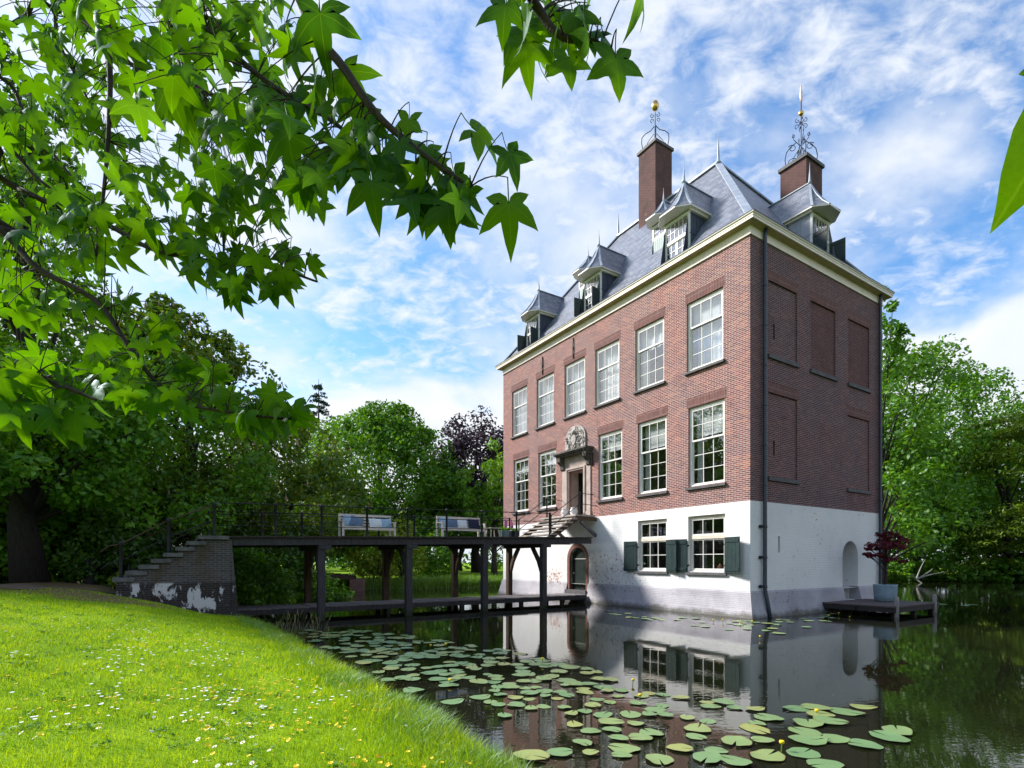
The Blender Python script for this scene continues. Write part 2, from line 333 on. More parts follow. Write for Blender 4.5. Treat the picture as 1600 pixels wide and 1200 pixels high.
def mk_ground():
    t = NT('ground'); ob = t.coord('Object'); sep = t.n('ShaderNodeSeparateXYZ'); t.set(sep.inputs[0], ob)
    g = t.mix(t.ramp(t.noise(ob, 1.3, 6, .65), .35, .68), (.15, .29, .006), (.27, .42, .012))
    g = t.mix(t.ramp(t.noise(ob, 26, 5, .7), .4, .7, 0, .6), g, (.06, .15, .008))
    at_ = t.n('ShaderNodeAttribute'); at_.attribute_name = 'bare'
    bare = t.ramp(t.math('ADD', at_.outputs['Fac'], t.math('MULTIPLY', t.math('SUBTRACT', t.noise(ob, 1.8, 6, .7), .5), .9)), .42, .62)
    g = t.mix(bare, g, t.mix(t.noise(ob, 12, 5), (.21, .155, .075), (.13, .10, .055)))
    mud = t.ramp(sep.outputs[2], .0, .10, 1, 0); g = t.mix(mud, g, (.03, .026, .016))
    MAT['ground'] = t.done(t.principled(g, .95, t.bump(t.noise(ob, 30, 5, .7), .7, .03), .1))
mk_ground()
plain('path_earth', (.19, .135, .10), (.13, .095, .07), 5, .95, .6)

# ------------------------------------------------------------------ mesh helpers
class MB:
    def __init__(s): s.v = []; s.f = []; s.uv = None
    def V(s, p): s.v.append(tuple(p)); return len(s.v)-1
    def poly(s, *pts): s.f.append([s.V(p) for p in pts])
    def box(s, x0, x1, y0, y1, z0, z1):
        if x0 > x1: x0, x1 = x1, x0
        if y0 > y1: y0, y1 = y1, y0
        if z0 > z1: z0, z1 = z1, z0
        i = len(s.v); s.v += [(x0,y0,z0),(x1,y0,z0),(x1,y1,z0),(x0,y1,z0),(x0,y0,z1),(x1,y0,z1),(x1,y1,z1),(x0,y1,z1)]
        s.f += [[i,i+3,i+2,i+1],[i+4,i+5,i+6,i+7],[i,i+1,i+5,i+4],[i+1,i+2,i+6,i+5],[i+2,i+3,i+7,i+6],[i+3,i,i+4,i+7]]; return s
    def bar(s, a, b, w, h=None, up=(0,0,1)):
        a, b = Vector(a), Vector(b); h = h or w; d = (b-a).normalized(); up = Vector(up)
        if abs(d.dot(up)) > .98: up = Vector((1, 0, 0))
        sx = d.cross(up).normalized(); sy = sx.cross(d).normalized(); i = len(s.v)
        for p in (a, b):
            for q, r in ((-1,-1),(1,-1),(1,1),(-1,1)): s.v.append(tuple(p+sx*(q*w/2)+sy*(r*h/2)))
        s.f += [[i,i+1,i+2,i+3],[i+7,i+6,i+5,i+4],[i,i+4,i+5,i+1],[i+1,i+5,i+6,i+2],[i+2,i+6,i+7,i+3],[i+3,i+7,i+4,i]]; return s
    def tube(s, pts, rad, n=8, cap=True):
        pts = [Vector(p) for p in pts]; m = len(pts); rad = rad if isinstance(rad, (list, tuple)) else [rad]*m
        ref = None; rings = []
        for k, p in enumerate(pts):
            d = (pts[min(k+1, m-1)]-pts[max(k-1, 0)]).normalized()
            if ref is None: ref = Vector((0,0,1)) if abs(d.z) < .9 else Vector((1,0,0))
            sx = d.cross(ref).normalized(); sy = sx.cross(d).normalized(); ref = sy if abs(d.dot(sy)) < .9 else ref
            i = len(s.v)
            for q in range(n):
                a = 2*math.pi*q/n; s.v.append(tuple(p+(sx*math.cos(a)+sy*math.sin(a))*rad[k]))
            rings.append(i)
        for k in range(m-1):
            for q in range(n):
                q2 = (q+1) % n; s.f.append([rings[k]+q, rings[k]+q2, rings[k+1]+q2, rings[k+1]+q])
        if cap:
            s.f.append([rings[0]+q for q in range(n)][::-1]); s.f.append([rings[-1]+q for q in range(n)])
        return s
    def lathe(s, c, prof, n=16):
        c = Vector(c); i0 = len(s.v)
        for r, z in prof:
            for q in range(n):
                a = 2*math.pi*q/n; s.v.append((c.x+r*math.cos(a), c.y+r*math.sin(a), c.z+z))
        for k in range(len(prof)-1):
            for q in range(n):
                q2 = (q+1) % n; a = i0+k*n; s.f.append([a+q, a+q2, a+n+q2, a+n+q])
        s.f.append([i0+q for q in range(n)][::-1]); s.f.append([i0+(len(prof)-1)*n+q for q in range(n)]); return s
    def prism(s, pts, ext):
        e = Vector(ext); a = [s.V(p) for p in pts]; b = [s.V(Vector(p)+e) for p in pts]; n = len(pts)
        s.f.append(a[::-1]); s.f.append(b)
        for k in range(n): s.f.append([a[k], a[(k+1) % n], b[(k+1) % n], b[k]])
        return s
    def blob(s, c, r, n=8, m=5, sq=1., jit=0.):
        prof = []
        i0 = len(s.v); c = Vector(c); rx, ry, rz = r if isinstance(r, (tuple, list)) else (r, r, r)
        for k in range(m+1):
            t = math.pi*k/m
            for q in range(n):
                a = 2*math.pi*q/n; j = 1+rnd.uniform(-jit, jit)
                s.v.append((c.x+rx*math.sin(t)*math.cos(a)*j, c.y+ry*math.sin(t)*math.sin(a)*j, c.z-rz*math.cos(t)*j))
        for k in range(m):
            for q in range(n):
                q2 = (q+1) % n; a = i0+k*n; s.f.append([a+q, a+q2, a+n+q2, a+n+q])
        return s
    def mesh(s, name, smooth=False, uv=True):
        me = bpy.data.meshes.new(name); me.from_pydata(s.v, [], s.f)
        if uv:
            me.validate(); lay = me.uv_layers.new(name='UVMap')
            nl = len(me.loops); co = np.empty(len(me.vertices)*3); me.vertices.foreach_get('co', co); co = co.reshape(-1, 3)
            vi = np.empty(nl, dtype=np.int32); me.loops.foreach_get('vertex_index', vi)
            npol = len(me.polygons); nor = np.empty(npol*3); me.polygons.foreach_get('normal', nor); nor = nor.reshape(-1, 3)
            tot = np.empty(npol, dtype=np.int32); me.polygons.foreach_get('loop_total', tot)
            ln = np.repeat(nor, tot, axis=0); u = np.stack([-ln[:,1], ln[:,0], np.zeros(nl)], 1); l = np.linalg.norm(u, axis=1)
            u[l < .02] = (1, 0, 0); u /= np.maximum(np.linalg.norm(u, axis=1), 1e-6)[:,None]; w = np.cross(ln, u); p = co[vi]
            uvs = np.stack([(p*u).sum(1), (p*w).sum(1)], 1).astype(np.float32).ravel(); lay.data.foreach_set('uv', uvs)
        if smooth: me.polygons.foreach_set('use_smooth', [True]*len(me.polygons))
        me.update(); return me
    def build(s, name, mat, parent=None, smooth=False, uv=True):
        return link(name, s.mesh(name, smooth, uv), mat, parent)
def link(name, me, mat, parent=None):
    if mat and not me.materials: me.materials.append(MAT[mat] if isinstance(mat, str) else mat)
    o = bpy.data.objects.new(name, me); COL.objects.link(o); o.parent = parent; return o
def copy_part(src, parent, loc=None):
    o = src.copy(); COL.objects.link(o); o.parent = parent
    if loc is not None: o.location = loc
    return o
def thing(name, label, cat, loc=(0,0,0), rz=0, group=None, parent=None):
    o = bpy.data.objects.new(name, None); COL.objects.link(o); o.empty_display_size = .2
    o.location = loc; o.rotation_euler = (0, 0, rz); o['label'] = label; o['category'] = cat
    if group: o['group'] = group
    return o
def tag(o, label, cat, group=None):
    o['label'] = label; o['category'] = cat
    if group: o['group'] = group
    return o
def struct(o): o['kind'] = 'structure'; return o
def np_mesh(name, V, F, mat, smooth=False, uv=None):
    V = np.asarray(V, dtype=np.float32); F = np.asarray(F, dtype=np.int32); k = F.shape[1]
    me = bpy.data.meshes.new(name); me.vertices.add(len(V)); me.vertices.foreach_set('co', V.ravel())
    me.loops.add(F.size); me.loops.foreach_set('vertex_index', F.ravel())
    me.polygons.add(len(F)); me.polygons.foreach_set('loop_start', np.arange(0, F.size, k, dtype=np.int32)); me.polygons.foreach_set('loop_total', np.full(len(F), k, dtype=np.int32))
    if smooth: me.polygons.foreach_set('use_smooth', np.ones(len(F), dtype=bool))
    me.update(calc_edges=True); me.materials.append(MAT[mat]); return me

# house frame: local x runs back along the shaded side, local y along the entrance front
HC = (7.619, 17.0); HV = (.8444, .5358); HU = (-.5358, .8444); HROT = math.atan2(HV[1], HV[0])
def hw(x, y, z=0): return Vector((HC[0]+HV[0]*x+HU[0]*y, HC[1]+HV[1]*x+HU[1]*y, z))
HW_, HL_ = 8.93, 15.12

# ------------------------------------------------------------------ ground and water
SHORE = np.array([(3.2,-6),(2.2,-2),(1.5,0.6),(.75,2.6),(.05,4.35),(-.85,5.8),(-1.6,6.9),(-3.25,9.3),(-5.3,12.4),(-6.7,14.3),(-8.3,16.2),(-9.4,19),(-9.8,23),(-12,28),(-17,31.5),(-30,33),(-60,34),
                  (-60,39),(-24,37.2),(-15,35),(-11.2,33.2),(-7.5,34.4),(-4,36.4),(-.7,38),(6,42),(14,46),(22,49),(32,50),(44,48),(58,40),(75,25),(80,-30),(10,-40)])
def sdf(P):
    P = np.asarray(P, float); d2 = np.full(len(P), 1e9); ins = np.zeros(len(P), bool); n = len(SHORE)
    for i in range(n):
        a, b = SHORE[i], SHORE[(i+1) % n]; ab = b-a; t = np.clip(((P-a)@ab)/(ab@ab), 0, 1); q = P-(a+t[:,None]*ab); d2 = np.minimum(d2, (q*q).sum(1))
        c = ((a[1] > P[:,1]) != (b[1] > P[:,1])); xx = (b[0]-a[0])*(P[:,1]-a[1])/(b[1]-a[1]+1e-12)+a[0]; ins ^= c & (P[:,0] < xx)
    return np.where(ins, -1, 1)*np.sqrt(d2)
def lump(x, y): return .035*np.sin(x*1.3+.4*y)*np.cos(y*.9-.3*x)+.02*np.sin(2.9*x+1.1*y)
def ground_z(P):
    P = np.asarray(P, float); d = sdf(P); x, y = P[:,0], P[:,1]
    near = (y < 24) & (x < 4)
    k = np.interp(y, [0, 5, 9, 13], [.13, .15, .22, .30]); top = np.interp(y, [0, 6, 12, 15], [.8, 1.0, 1.16, 1.18]); dp = np.maximum(d, 0)
    q = dp*k+.07*(1-np.exp(-dp/.2)); zn = q-np.log1p(np.exp((q-top)*6))/6+np.log1p(np.exp(-top*6))/6
    zf = .55*(1-np.exp(-np.maximum(d, 0)/.6))+np.minimum(np.maximum(d, 0)*.01, .5)
    w = np.clip((y-16)/6, 0, 1); w = np.where(x > 4, 1, w)
    z = zn*(1-w)+zf*w
    z = z+np.where(d > .5, lump(x, y), 0)*np.clip(d-.5, 0, 1)
    return np.where(d < 0, np.maximum(-.9, d*.7-.02), z)
def build_ground():
    def axis(lo, hi, c0, c1, fine):
        mid = np.arange(c0, c1+fine, fine); g = [mid]
        a = []; s = fine; p = c1
        while p < hi: s *= 1.22; p += s; a.append(p)
        b = []; s = fine; p = c0
        while p > lo: s *= 1.22; p -= s; b.append(p)
        return np.array(b[::-1]+list(mid)+a)
    X = axis(-700, 700, -16, 6, .25); Y = axis(-250, 900, -2, 42, .25)
    gx, gy = np.meshgrid(X, Y); P = np.stack([gx.ravel(), gy.ravel()], 1); z = ground_z(P)
    n, m = len(X), len(Y); i = np.arange(n*m).reshape(m, n)
    F = np.stack([i[:-1,:-1].ravel(), i[:-1,1:].ravel(), i[1:,1:].ravel(), i[1:,:-1].ravel()], 1)
    me = np_mesh('ground', np.column_stack([P, z]), F, 'ground', True)
    bare = bare_f(P)
    a = me.attributes.new('bare', 'FLOAT', 'POINT'); a.data.foreach_set('value', bare.astype(np.float32))
    struct(link('ground', me, None))
def bare_f(P):
    x, y = P[:,0], P[:,1]
    # worn, dry turf towards the foot of the stair and under the trees
    a = np.exp(-(((x+10.6)/3.6)**2+((y-12.3)/1.1)**2))*.95
    b = np.clip((y-(13.2+(x+10)*.10))/1.0, 0, 1)*(x < -8.2)*(y < 40)*.9
    return np.clip(a+b, 0, 1)
build_ground()
wm = MB(); wm.poly((-300,-100,0),(300,-100,0),(300,120,0),(-300,120,0)); struct(wm.build('water', 'water'))
def gz(x, y): return float(ground_z(np.array([[x, y]]))[0])
def build_path():
    m = MB(); a = []
    for k in range(15):
        x = -17+k*.55; y0 = 13.55+.10*(x+10)+.12*math.sin(x*1.7); y1 = y0+1.25+.15*math.sin(x*2.3+1)
        a.append(((x, y0, gz(x, y0)+.012), (x, y1, gz(x, y1)+.012)))
    for k in range(14): m.poly(a[k][0], a[k+1][0], a[k+1][1], a[k][1])
    struct(m.build('path', 'path_earth', None, True))
build_path()

# ------------------------------------------------------------------ the house
house = thing('moated_house', 'tall brick country house with white base and slate roof standing in the water', 'house', (HC[0], HC[1], 0), HROT)
ZB, ZT = 3.77, 12.30      # brick starts, brick ends
UP = [(0.99,2.49),(3.54,5.02),(5.93,7.42),(8.11,9.59),(10.42,11.88),(12.76,14.22)]; UZ = (8.62, 11.06)
LO = [(0.93,2.42),(3.42,4.88),(5.76,7.21),(10.26,11.73),(12.62,14.06)]; LZ = (4.48, 7.30)
BA = [(0.90,2.42),(3.39,4.87)]; BZ = (1.46, 3.42)
DOOR = (8.15, 9.25, 3.87, 5.98); CEL = (8.02, 9.18, .55, 2.46)
def grid_wall(mb, P, u0, u1, z0, z1, holes, depth, inward, step=2.5):
    us = {u0, u1}; zs = {z0, z1}
    for a, b, c, d in holes: us |= {a, b}; zs |= {c, d}
    us = sorted(us); zs = sorted(zs)
    def inside(u, z): return any(a < u < b and c < z < d for a, b, c, d in holes)
    for i in range(len(us)-1):
        for j in range(len(zs)-1):
            if not inside((us[i]+us[i+1])/2, (zs[j]+zs[j+1])/2):
                mb.poly(P(us[i],zs[j],0), P(us[i+1],zs[j],0), P(us[i+1],zs[j+1],0), P(us[i],zs[j+1],0))
    for a, b, c, d in holes:
        for (p, q) in (((a,c),(a,d)),((a,d),(b,d)),((b,d),(b,c)),((b,c),(a,c))):
            mb.poly(P(p[0],p[1],0), P(q[0],q[1],0), P(q[0],q[1],depth), P(p[0],p[1],depth))
PA = lambda u, z, d: (d, u, z)            # entrance front, x = 0
PB = lambda u, z, d: (u, d, z)            # shaded side, y = 0
def arch_pts(a, b, zs, top, n=14):        # arch outline points from (a,zs) over to (b,zs)
    c = (a+b)/2; rx = (b-a)/2; rz = top-zs
    return [(c-rx*math.cos(math.pi*k/n), zs+rz*math.sin(math.pi*k/n)) for k in range(n+1)]
def spandrel(mb, P, a, b, zs, top, depth):
    pts = arch_pts(a, b, zs, top); h = len(pts)//2
    for k in range(len(pts)-1):
        corner = (a, top) if k < h else (b, top)
        mb.poly(P(*pts[k],0), P(*pts[k+1],0), P(*corner,0))
        mb.poly(P(*pts[k],0), P(*pts[k+1],0), P(*pts[k+1],depth), P(*pts[k],depth))
def build_walls():
    w = MB(); grid_wall(w, PA, 0, HL_, ZB, ZT+.3, [(a,b,*UZ) for a,b in UP]+[(a,b,*LZ) for a,b in LO]+[DOOR], .16, 1)
    w.build('brick_wall', 'brick', house)
    BL = [(1.01,2.70,8.66,11.12),(3.56,5.28,8.66,11.12),(6.22,7.88,8.66,11.12),(1.01,2.70,4.62,7.42),(6.16,7.88,4.62,7.42)]
    sl = [(1.34,1.45,9.25,9.76),(1.34,1.45,5.36,5.86)]
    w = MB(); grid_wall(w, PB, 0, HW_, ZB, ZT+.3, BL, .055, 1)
    o = w.build('brick_wall', 'brick_side_shaded', house); o['label'] = 'shaded dark brick side wall with five bricked-up windows'
    for k, (a, b, c, d) in enumerate(BL):
        m = MB(); hs = [s for s in sl if a < s[0] < b and c < s[2] < d]; grid_wall(m, lambda u, z, dd: (u, .05+dd, z), a, b, c, d, hs, .2, 1)
        bw = m.build('blind_window', 'brick_blind' if k in (1, 2) else 'brick_side_shaded', house)
        MB().box(a-.06, b+.06, -.07, .04, c-.13, c-.002).build('sill', 'bluestone', bw)
        MB().box(a-.10, b+.10, -.006, .03, d, d+.33).build('lintel', 'lintel', bw)
    for s in sl: MB().box(s[0]+.003, s[1]-.003, .22, .26, s[2], s[3]).build('loophole', 'dark_room', house)
    for nm, P in (('x', lambda u, z, d: (HW_, u, z)), ('y', lambda u, z, d: (u, HL_, z))):
        w = MB(); L = HL_ if nm == 'x' else HW_
        w.poly(P(0,ZB,0), P(L,ZB,0), P(L,ZT+.3,0), P(0,ZT+.3,0)); w.build('brick_wall', 'brick', house)
        w = MB(); w.poly(P(0,.8,0), P(L,.8,0), P(L,ZB,0), P(0,ZB,0)); w.build('painted_wall', 'whitewash', house)
    e = .012
    w = MB(); PA2 = lambda u, z, d: (d-e, u, z)
    grid_wall(w, PA2, -e, HL_, .80, ZB, [(a,b,*BZ) for a,b in BA]+[(CEL[0],CEL[1],.80,CEL[3])], .2, 1)
    spandrel(w, PA2, CEL[0], CEL[1], 1.92, CEL[3], .2)
    w.poly((-e,0,ZB),(0,0,ZB),(0,HL_,ZB),(-e,HL_,ZB)); w.build('painted_wall', 'whitewash', house)
    w = MB(); PB2 = lambda u, z, d: (u, d-e, z); AR = (5.77, 6.94, .36, 2.60)
    grid_wall(w, PB2, -e, HW_, .80, ZB, [(AR[0],AR[1],.80,AR[3]),(1.53,1.65,2.12,2.66)], .75, 1)
    spandrel(w, PB2, AR[0], AR[1], 2.02, AR[3], .75)
    w.poly((0,-e,ZB),(HW_,-e,ZB),(HW_,0,ZB),(0,0,ZB)); w.build('painted_wall', 'whitewash', house)
    MB().box(1.535, 1.645, .3, .34, 2.12, 2.66).build('loophole', 'dark_room', house)
    # battered plinth, interrupted at the two low doors
    p = MB(); t = .26
    def seg(P, u0, u1, a0, a1):
        prof = [(e,.86),(.05,.80),(.10,.55),(.17,.25),(t,-.05),(t+.02,-.7)]
        for k in range(len(prof)-1):
            (o0,z0),(o1,z1) = prof[k], prof[k+1]
            p.poly(P(u0-(o0 if a0 else 0),z0,-o0), P(u1+(o0 if a1 else 0),z0,-o0), P(u1+(o1 if a1 else 0),z1,-o1), P(u0-(o1 if a0 else 0),z1,-o1))
        for uu, fl in ((u0,a0),(u1,a1)):
            if not fl: p.poly(*[P(uu,z,-o) for o,z in prof], P(uu,-.7,.3), P(uu,.86,.3))
    seg(PA, 0, CEL[0]-.16, True, False); seg(PA, CEL[1]+.16, HL_, False, True); seg(PB, 0, AR[0], True, False); seg(PB, AR[1], HW_, False, True)
    seg(lambda u,z,d: (HW_-d,u,z), 0, HL_, True, True); seg(lambda u,z,d: (u,HL_-d,z), 0, HW_, True, True)
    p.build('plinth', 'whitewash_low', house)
    MB().box(-.20, .3, CEL[0]-.16, CEL[1]+.16, -.6, .53).build('door_sill', 'bluestone', house)
    # arched passage on the shaded side
    n = MB(); n.box(AR[0]-.3, AR[1]+.3, .74, .80, -.2, 2.8); n.box(AR[0], AR[1], -.2, .74, -.2, AR[2]-.01)
    n.box(AR[0]-.06, AR[0]-.001, -.012, .74, .3, .80); n.box(AR[1]+.001, AR[1]+.06, -.012, .74, .3, .80)
    n.build('arched_niche', 'whitewash', house)
    d = MB(); d.box(AR[0]+.03, AR[0]+.085, .06, .72, AR[2], 2.0); d.build('niche_door', 'door_green', house)
    # cellar door and its brick arch
    cd = MB(); pts = [(CEL[0],CEL[2])]+arch_pts(CEL[0],CEL[1],1.92,CEL[3])+[(CEL[1],CEL[2])]
    cd.prism([(.14,u,z) for u,z in pts], (.05,0,0)); c = cd.build('cellar_door', 'door_green', house)
    m = MB(); o_ = arch_pts(CEL[0]-.17,CEL[1]+.17,1.92,CEL[3]+.2); i_ = arch_pts(CEL[0],CEL[1],1.92,CEL[3])
    o_ = [(CEL[0]-.17,.53)]+o_+[(CEL[1]+.17,.53)]; i_ = [(CEL[0],.53)]+i_+[(CEL[1],.53)]
    for k in range(len(o_)-1):
        q = [(-.035,*o_[k]),(-.035,*o_[k+1]),(-.035,*i_[k+1]),(-.035,*i_[k])]
        m.poly(*q); m.poly(*[(-.035,*i_[k]),(-.035,*i_[k+1]),(.14,*i_[k+1]),(.14,*i_[k])]); m.poly((-.035,*o_[k]),(.02,*o_[k]),(.02,*o_[k+1]),(-.035,*o_[k+1]))
    m.build('brick_arch', 'arch_brick', c)
    MB().box(.125,.139,CEL[0]+.1,CEL[1]-.12,1.93,1.955).build('strap', 'lamp_white', c)
    MB().blob((.12,CEL[1]-.13,1.28),.035).build('door_knob', 'white_paint', c, True)
    # floors and partition inside
    for z in (3.72, 8.0, 12.2): MB().box(.25, HW_-.1, .25, HL_-.1, z-.12, z).build('floor_slab', 'dark_room', house)
    MB().box(3.4, 3.5, .25, HL_-.1, .1, 12.0).build('partition', 'plaster', house)
build_walls()
def ring(mb, prof, smooth=False):
    idx = []
    for o, z in prof: idx.append([mb.V(p) for p in ((-o,-o,z),(HW_+o,-o,z),(HW_+o,HL_+o,z),(-o,HL_+o,z))])
    for k in range(len(prof)-1):
        for q in range(4): q2 = (q+1) % 4; mb.f.append([idx[k][q], idx[k][q2], idx[k+1][q2], idx[k+1][q]])
def build_cornice():
    m = MB(); ring(m, [(.004,ZT-.02),(.05,ZT-.02),(.05,ZT+.035),(.03,ZT+.05),(.03,ZT+.26)]); c = m.build('cornice', 'cream', house)
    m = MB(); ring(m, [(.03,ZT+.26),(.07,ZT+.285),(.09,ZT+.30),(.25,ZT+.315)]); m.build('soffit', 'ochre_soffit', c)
    m = MB(); ring(m, [(.25,ZT+.315),(.25,ZT+.30),(.285,ZT+.30),(.285,ZT+.37),(.30,ZT+.38),(.30,ZT+.42),(.335,ZT+.45),(.335,ZT+.475)]); m.build('crown_moulding', 'cream', c)
    m = MB(); ring(m, [(.34,ZT+.472),(.345,ZT+.505),(.30,ZT+.505),(.12,ZT+.45),(-.2,ZT+.45)]); m.build('gutter', 'lead_dark', c)
build_cornice()
EAVE, SLOPE = 12.74, 1.40
def zroof(x): return EAVE+SLOPE*(x+.12)
RY0, RY1 = 4.465, HL_-4.465; RZ = zroof(4.465)
def build_roof():
    x0, x1, y0, y1 = -.12, HW_+.12, -.12, HL_+.12; a, b = (4.465,RY0,RZ), (4.465,RY1,RZ); z = EAVE
    r = MB()
    r.poly((x0,y0,z),(x0,y1,z),b,a); r.poly((x1,y1,z),(x1,y0,z),a,b); r.poly((x1,y0,z),(x0,y0,z),a); r.poly((x0,y1,z),(x1,y1,z),b)
    roof = r.build('roof', 'slate', house)
    up = Vector((0,0,.02))
    for c, e in (((x0,y0,z),a),((x1,y0,z),a),((x0,y1,z),b),((x1,y1,z),b)):
        MB().bar(Vector(c)+up, Vector(e)+up, .26, .05).build('hip_flashing', 'lead', roof)
    MB().bar(Vector(a)+up*1.5, Vector(b)+up*1.5, .24, .08).build('ridge_cap', 'lead', roof)
    for p in (a, b):
        MB().lathe((p[0],p[1],p[2]-.02), [(.16,0),(.10,.10),(.06,.22),(.05,.5),(.03,.9),(.006,1.3)], 10).build('finial', 'lead', roof, True)
build_roof()
def pane_grid(parent, P, u0, u1, z0, z1, cols, rows, bw=.022, dep=.03, name='sash', edge=.045, mat='white_paint', glass='glass'):
    # a sash: outer rails, glazing bars, and single panes. P(u,z,d)
    m = MB()
    def bx(ua,ub,za,zb,da,db):
        p = P(ua,za,da); q = P(ub,zb,db); m.box(p[0],q[0],p[1],q[1],p[2],q[2])
    bx(u0,u0+edge,z0,z1,0,.045); bx(u1-edge,u1,z0,z1,0,.045); bx(u0+edge,u1-edge,z0,z0+edge*1.3,.001,.044); bx(u0+edge,u1-edge,z1-edge,z1,.001,.044)
    ua, ub, za, zb = u0+edge, u1-edge, z0+edge*1.3, z1-edge
    cw = (ub-ua)/cols; ch = (zb-za)/rows
    for c in range(1, cols): bx(ua+cw*c-bw/2, ua+cw*c+bw/2, za, zb, .004, .036)
    for r in range(1, rows): bx(ua, ub, za+ch*r-bw/2, za+ch*r+bw/2, .005, .034)
    s = m.build(name, mat, parent)
    base = None
    for c in range(cols):
        for r in range(rows):
            cu, cz = ua+cw*(c+.5), za+ch*(r+.5)
            if base is None:
                g = MB(); p = P(-(cw-bw)/2,-(ch-bw)/2,.018); q = P((cw-bw)/2,(ch-bw)/2,.022); o0 = P(0,0,0)
                g.box(p[0]-o0[0],q[0]-o0[0],p[1]-o0[1],q[1]-o0[1],p[2]-o0[2],q[2]-o0[2]); base = g.mesh('pane')
            o = link('pane', base, glass, parent); o.location = P(cu, cz, 0)
    return s
def curtain(parent, x, u0, u1, z0, z1, waves, amp, name='curtain', mat='curtain'):
    m = MB(); n = max(8, int(waves*6)); a = []
    for k in range(n+1):
        u = u0+(u1-u0)*k/n; d = x+amp*math.sin(2*math.pi*waves*k/n+u); a.append((m.V((d,u,z0)), m.V((d,u,z1))))
    for k in range(n): m.f.append([a[k][0],a[k+1][0],a[k+1][1],a[k][1]])
    return m.build(name, mat, parent, True)
def window(a, b, z0, z1, split, rt, rb, mode):
    e = .002; f = MB(); x0, x1 = .07, .15; fw = .085
    f.box(x0,x1,a+e,a+fw,z0+e,z1-e); f.box(x0,x1,b-fw,b-e,z0+e,z1-e); f.box(x0,x1,a+fw,b-fw,z1-fw*1.2,z1-e); f.box(x0,x1,a+fw,b-fw,z0+e,z0+.05)
    w = f.build('window', 'cream_frame' if mode == 'base' else 'white_paint', house)
    ua, ub, za, zb = a+fw, b-fw, z0+.05, z1-fw*1.2; zm = za+(zb-za)*split
    if mode == 'base':
        MB().box(.07,.152,ua,ub,zm-.06,zm+.06).build('transom', 'cream_frame', w)
        pane_grid(w, lambda u,z,d: (.085+d,u,z), ua, ub, zm+.06, zb, 3, 1); pane_grid(w, lambda u,z,d: (.10+d,u,z), ua, ub, za, zm-.06, 3, 2)
    else:
        pane_grid(w, lambda u,z,d: (.082+d,u,z), ua, ub, zm-.03, zb, 3, rt); pane_grid(w, lambda u,z,d: (.130+d,u,z), ua, ub, za, zm+.03, 3, rb)
    s = MB(); s.prism([(-.09,a-.07,z0-.115),(.10,a-.07,z0-.115),(.10,a-.07,z0-.002),(-.09,a-.07,z0-.035)], (0,b-a+.14,0)); s.build('sill', 'bluestone', w)
    if mode != 'base': MB().box(-.005,.03,a-.07,b+.07,z1,z1+.34).build('lintel', 'lintel', w)
    return w
def build_windows():
    for k, (a, b) in enumerate(UP):
        w = window(a, b, *UZ, .655, 1, 3, 'up')
        if k == 0: curtain(w, .34, a+.05, a+.32, UZ[0], UZ[1], 2, .03); MB().box(.30,.32,a+.06,b-.06,UZ[0]+1.62,UZ[1]-.05).build('blind', 'curtain', w); curtain(w, .55, a+.05, b-.05, UZ[0], UZ[1], 5, .02)
        elif k in (1, 2): curtain(w, .34, a+.05, b-.05, UZ[0]+(1.55 if k == 1 else 0), UZ[1]-.03, 4, .03); curtain(w, .42, b-.40, b-.05, UZ[0], UZ[1], 3, .03)
        else: curtain(w, .34, a+.05, b-.05, UZ[0], UZ[1]-.03, 6, .035)
    for k, (a, b) in enumerate(LO):
        w = window(a, b, *LZ, .59, 2, 3, 'lo')
        zb = (LZ[0]+1.78, LZ[0]+1.76, LZ[0]+2.05, LZ[0]+2.15, LZ[0]+2.1)[k]
        MB().box(.30,.32,a+.10,b-(.30 if k > 2 else .12),zb,LZ[1]-.06).build('blind', 'curtain', w)
        curtain(w, .40, b-.32, b-.06, LZ[0], LZ[1], 3, .03)
        for q in range(4): MB().box(.292,.30,a+.10,b-.30,zb+.0+q*.28,zb+.022+q*.28).build('blind_fold', 'curtain', w)
    for k, (a, b) in enumerate(BA):
        w = window(a, b, *BZ, .64, 1, 2, 'base')
        curtain(w, .45, b-.42, b-.1, BZ[0], BZ[1], 3, .03, mat='plaster')
        for side in (0, 1):
            # two louvreless board shutters, held a little off the wall
            hy = a-.01 if side == 0 else b+.01; d = -1 if side == 0 else 1; wd = .70 if k == 0 and side == 0 else .62
            ang = R(14 if side == 0 else 10); zz0, zz1 = BZ[0]-.03, BZ[0]+1.16
            s = MB()
            for q in range(4):
                s.box(-.028,.0,d*(q*wd/4+.004),d*((q+1)*wd/4-.004),0,zz1-zz0)
            s.box(-.045,-.027,d*.03,d*(wd-.03),.07,.17); s.box(-.045,-.027,d*.03,d*(wd-.03),zz1-zz0-.17,zz1-zz0-.07)
            o = s.build('shutter', 'shutter_green', w); o.location = (-.045, hy, zz0); o.rotation_euler = (0,0,d*ang)
            for hz in (.22, .93): MB().box(-.05,.03,hy-.03,hy+.03,zz0+hz,zz0+hz+.05).build('hinge', 'iron', w)
    pot = MB(); pot.lathe((.30,1.32,BZ[0]+.04), [(.05,0),(.09,.05),(.10,.12),(.06,.18),(.03,.2),(.035,.24)], 12)
    tag(pot.build('ornament', 'terracotta', None, True), 'small terracotta jar behind the right basement window', 'ornament'); o = bpy.data.objects['ornament']; o.location = (HC[0],HC[1],0); o.rotation_euler = (0,0,HROT)
build_windows()
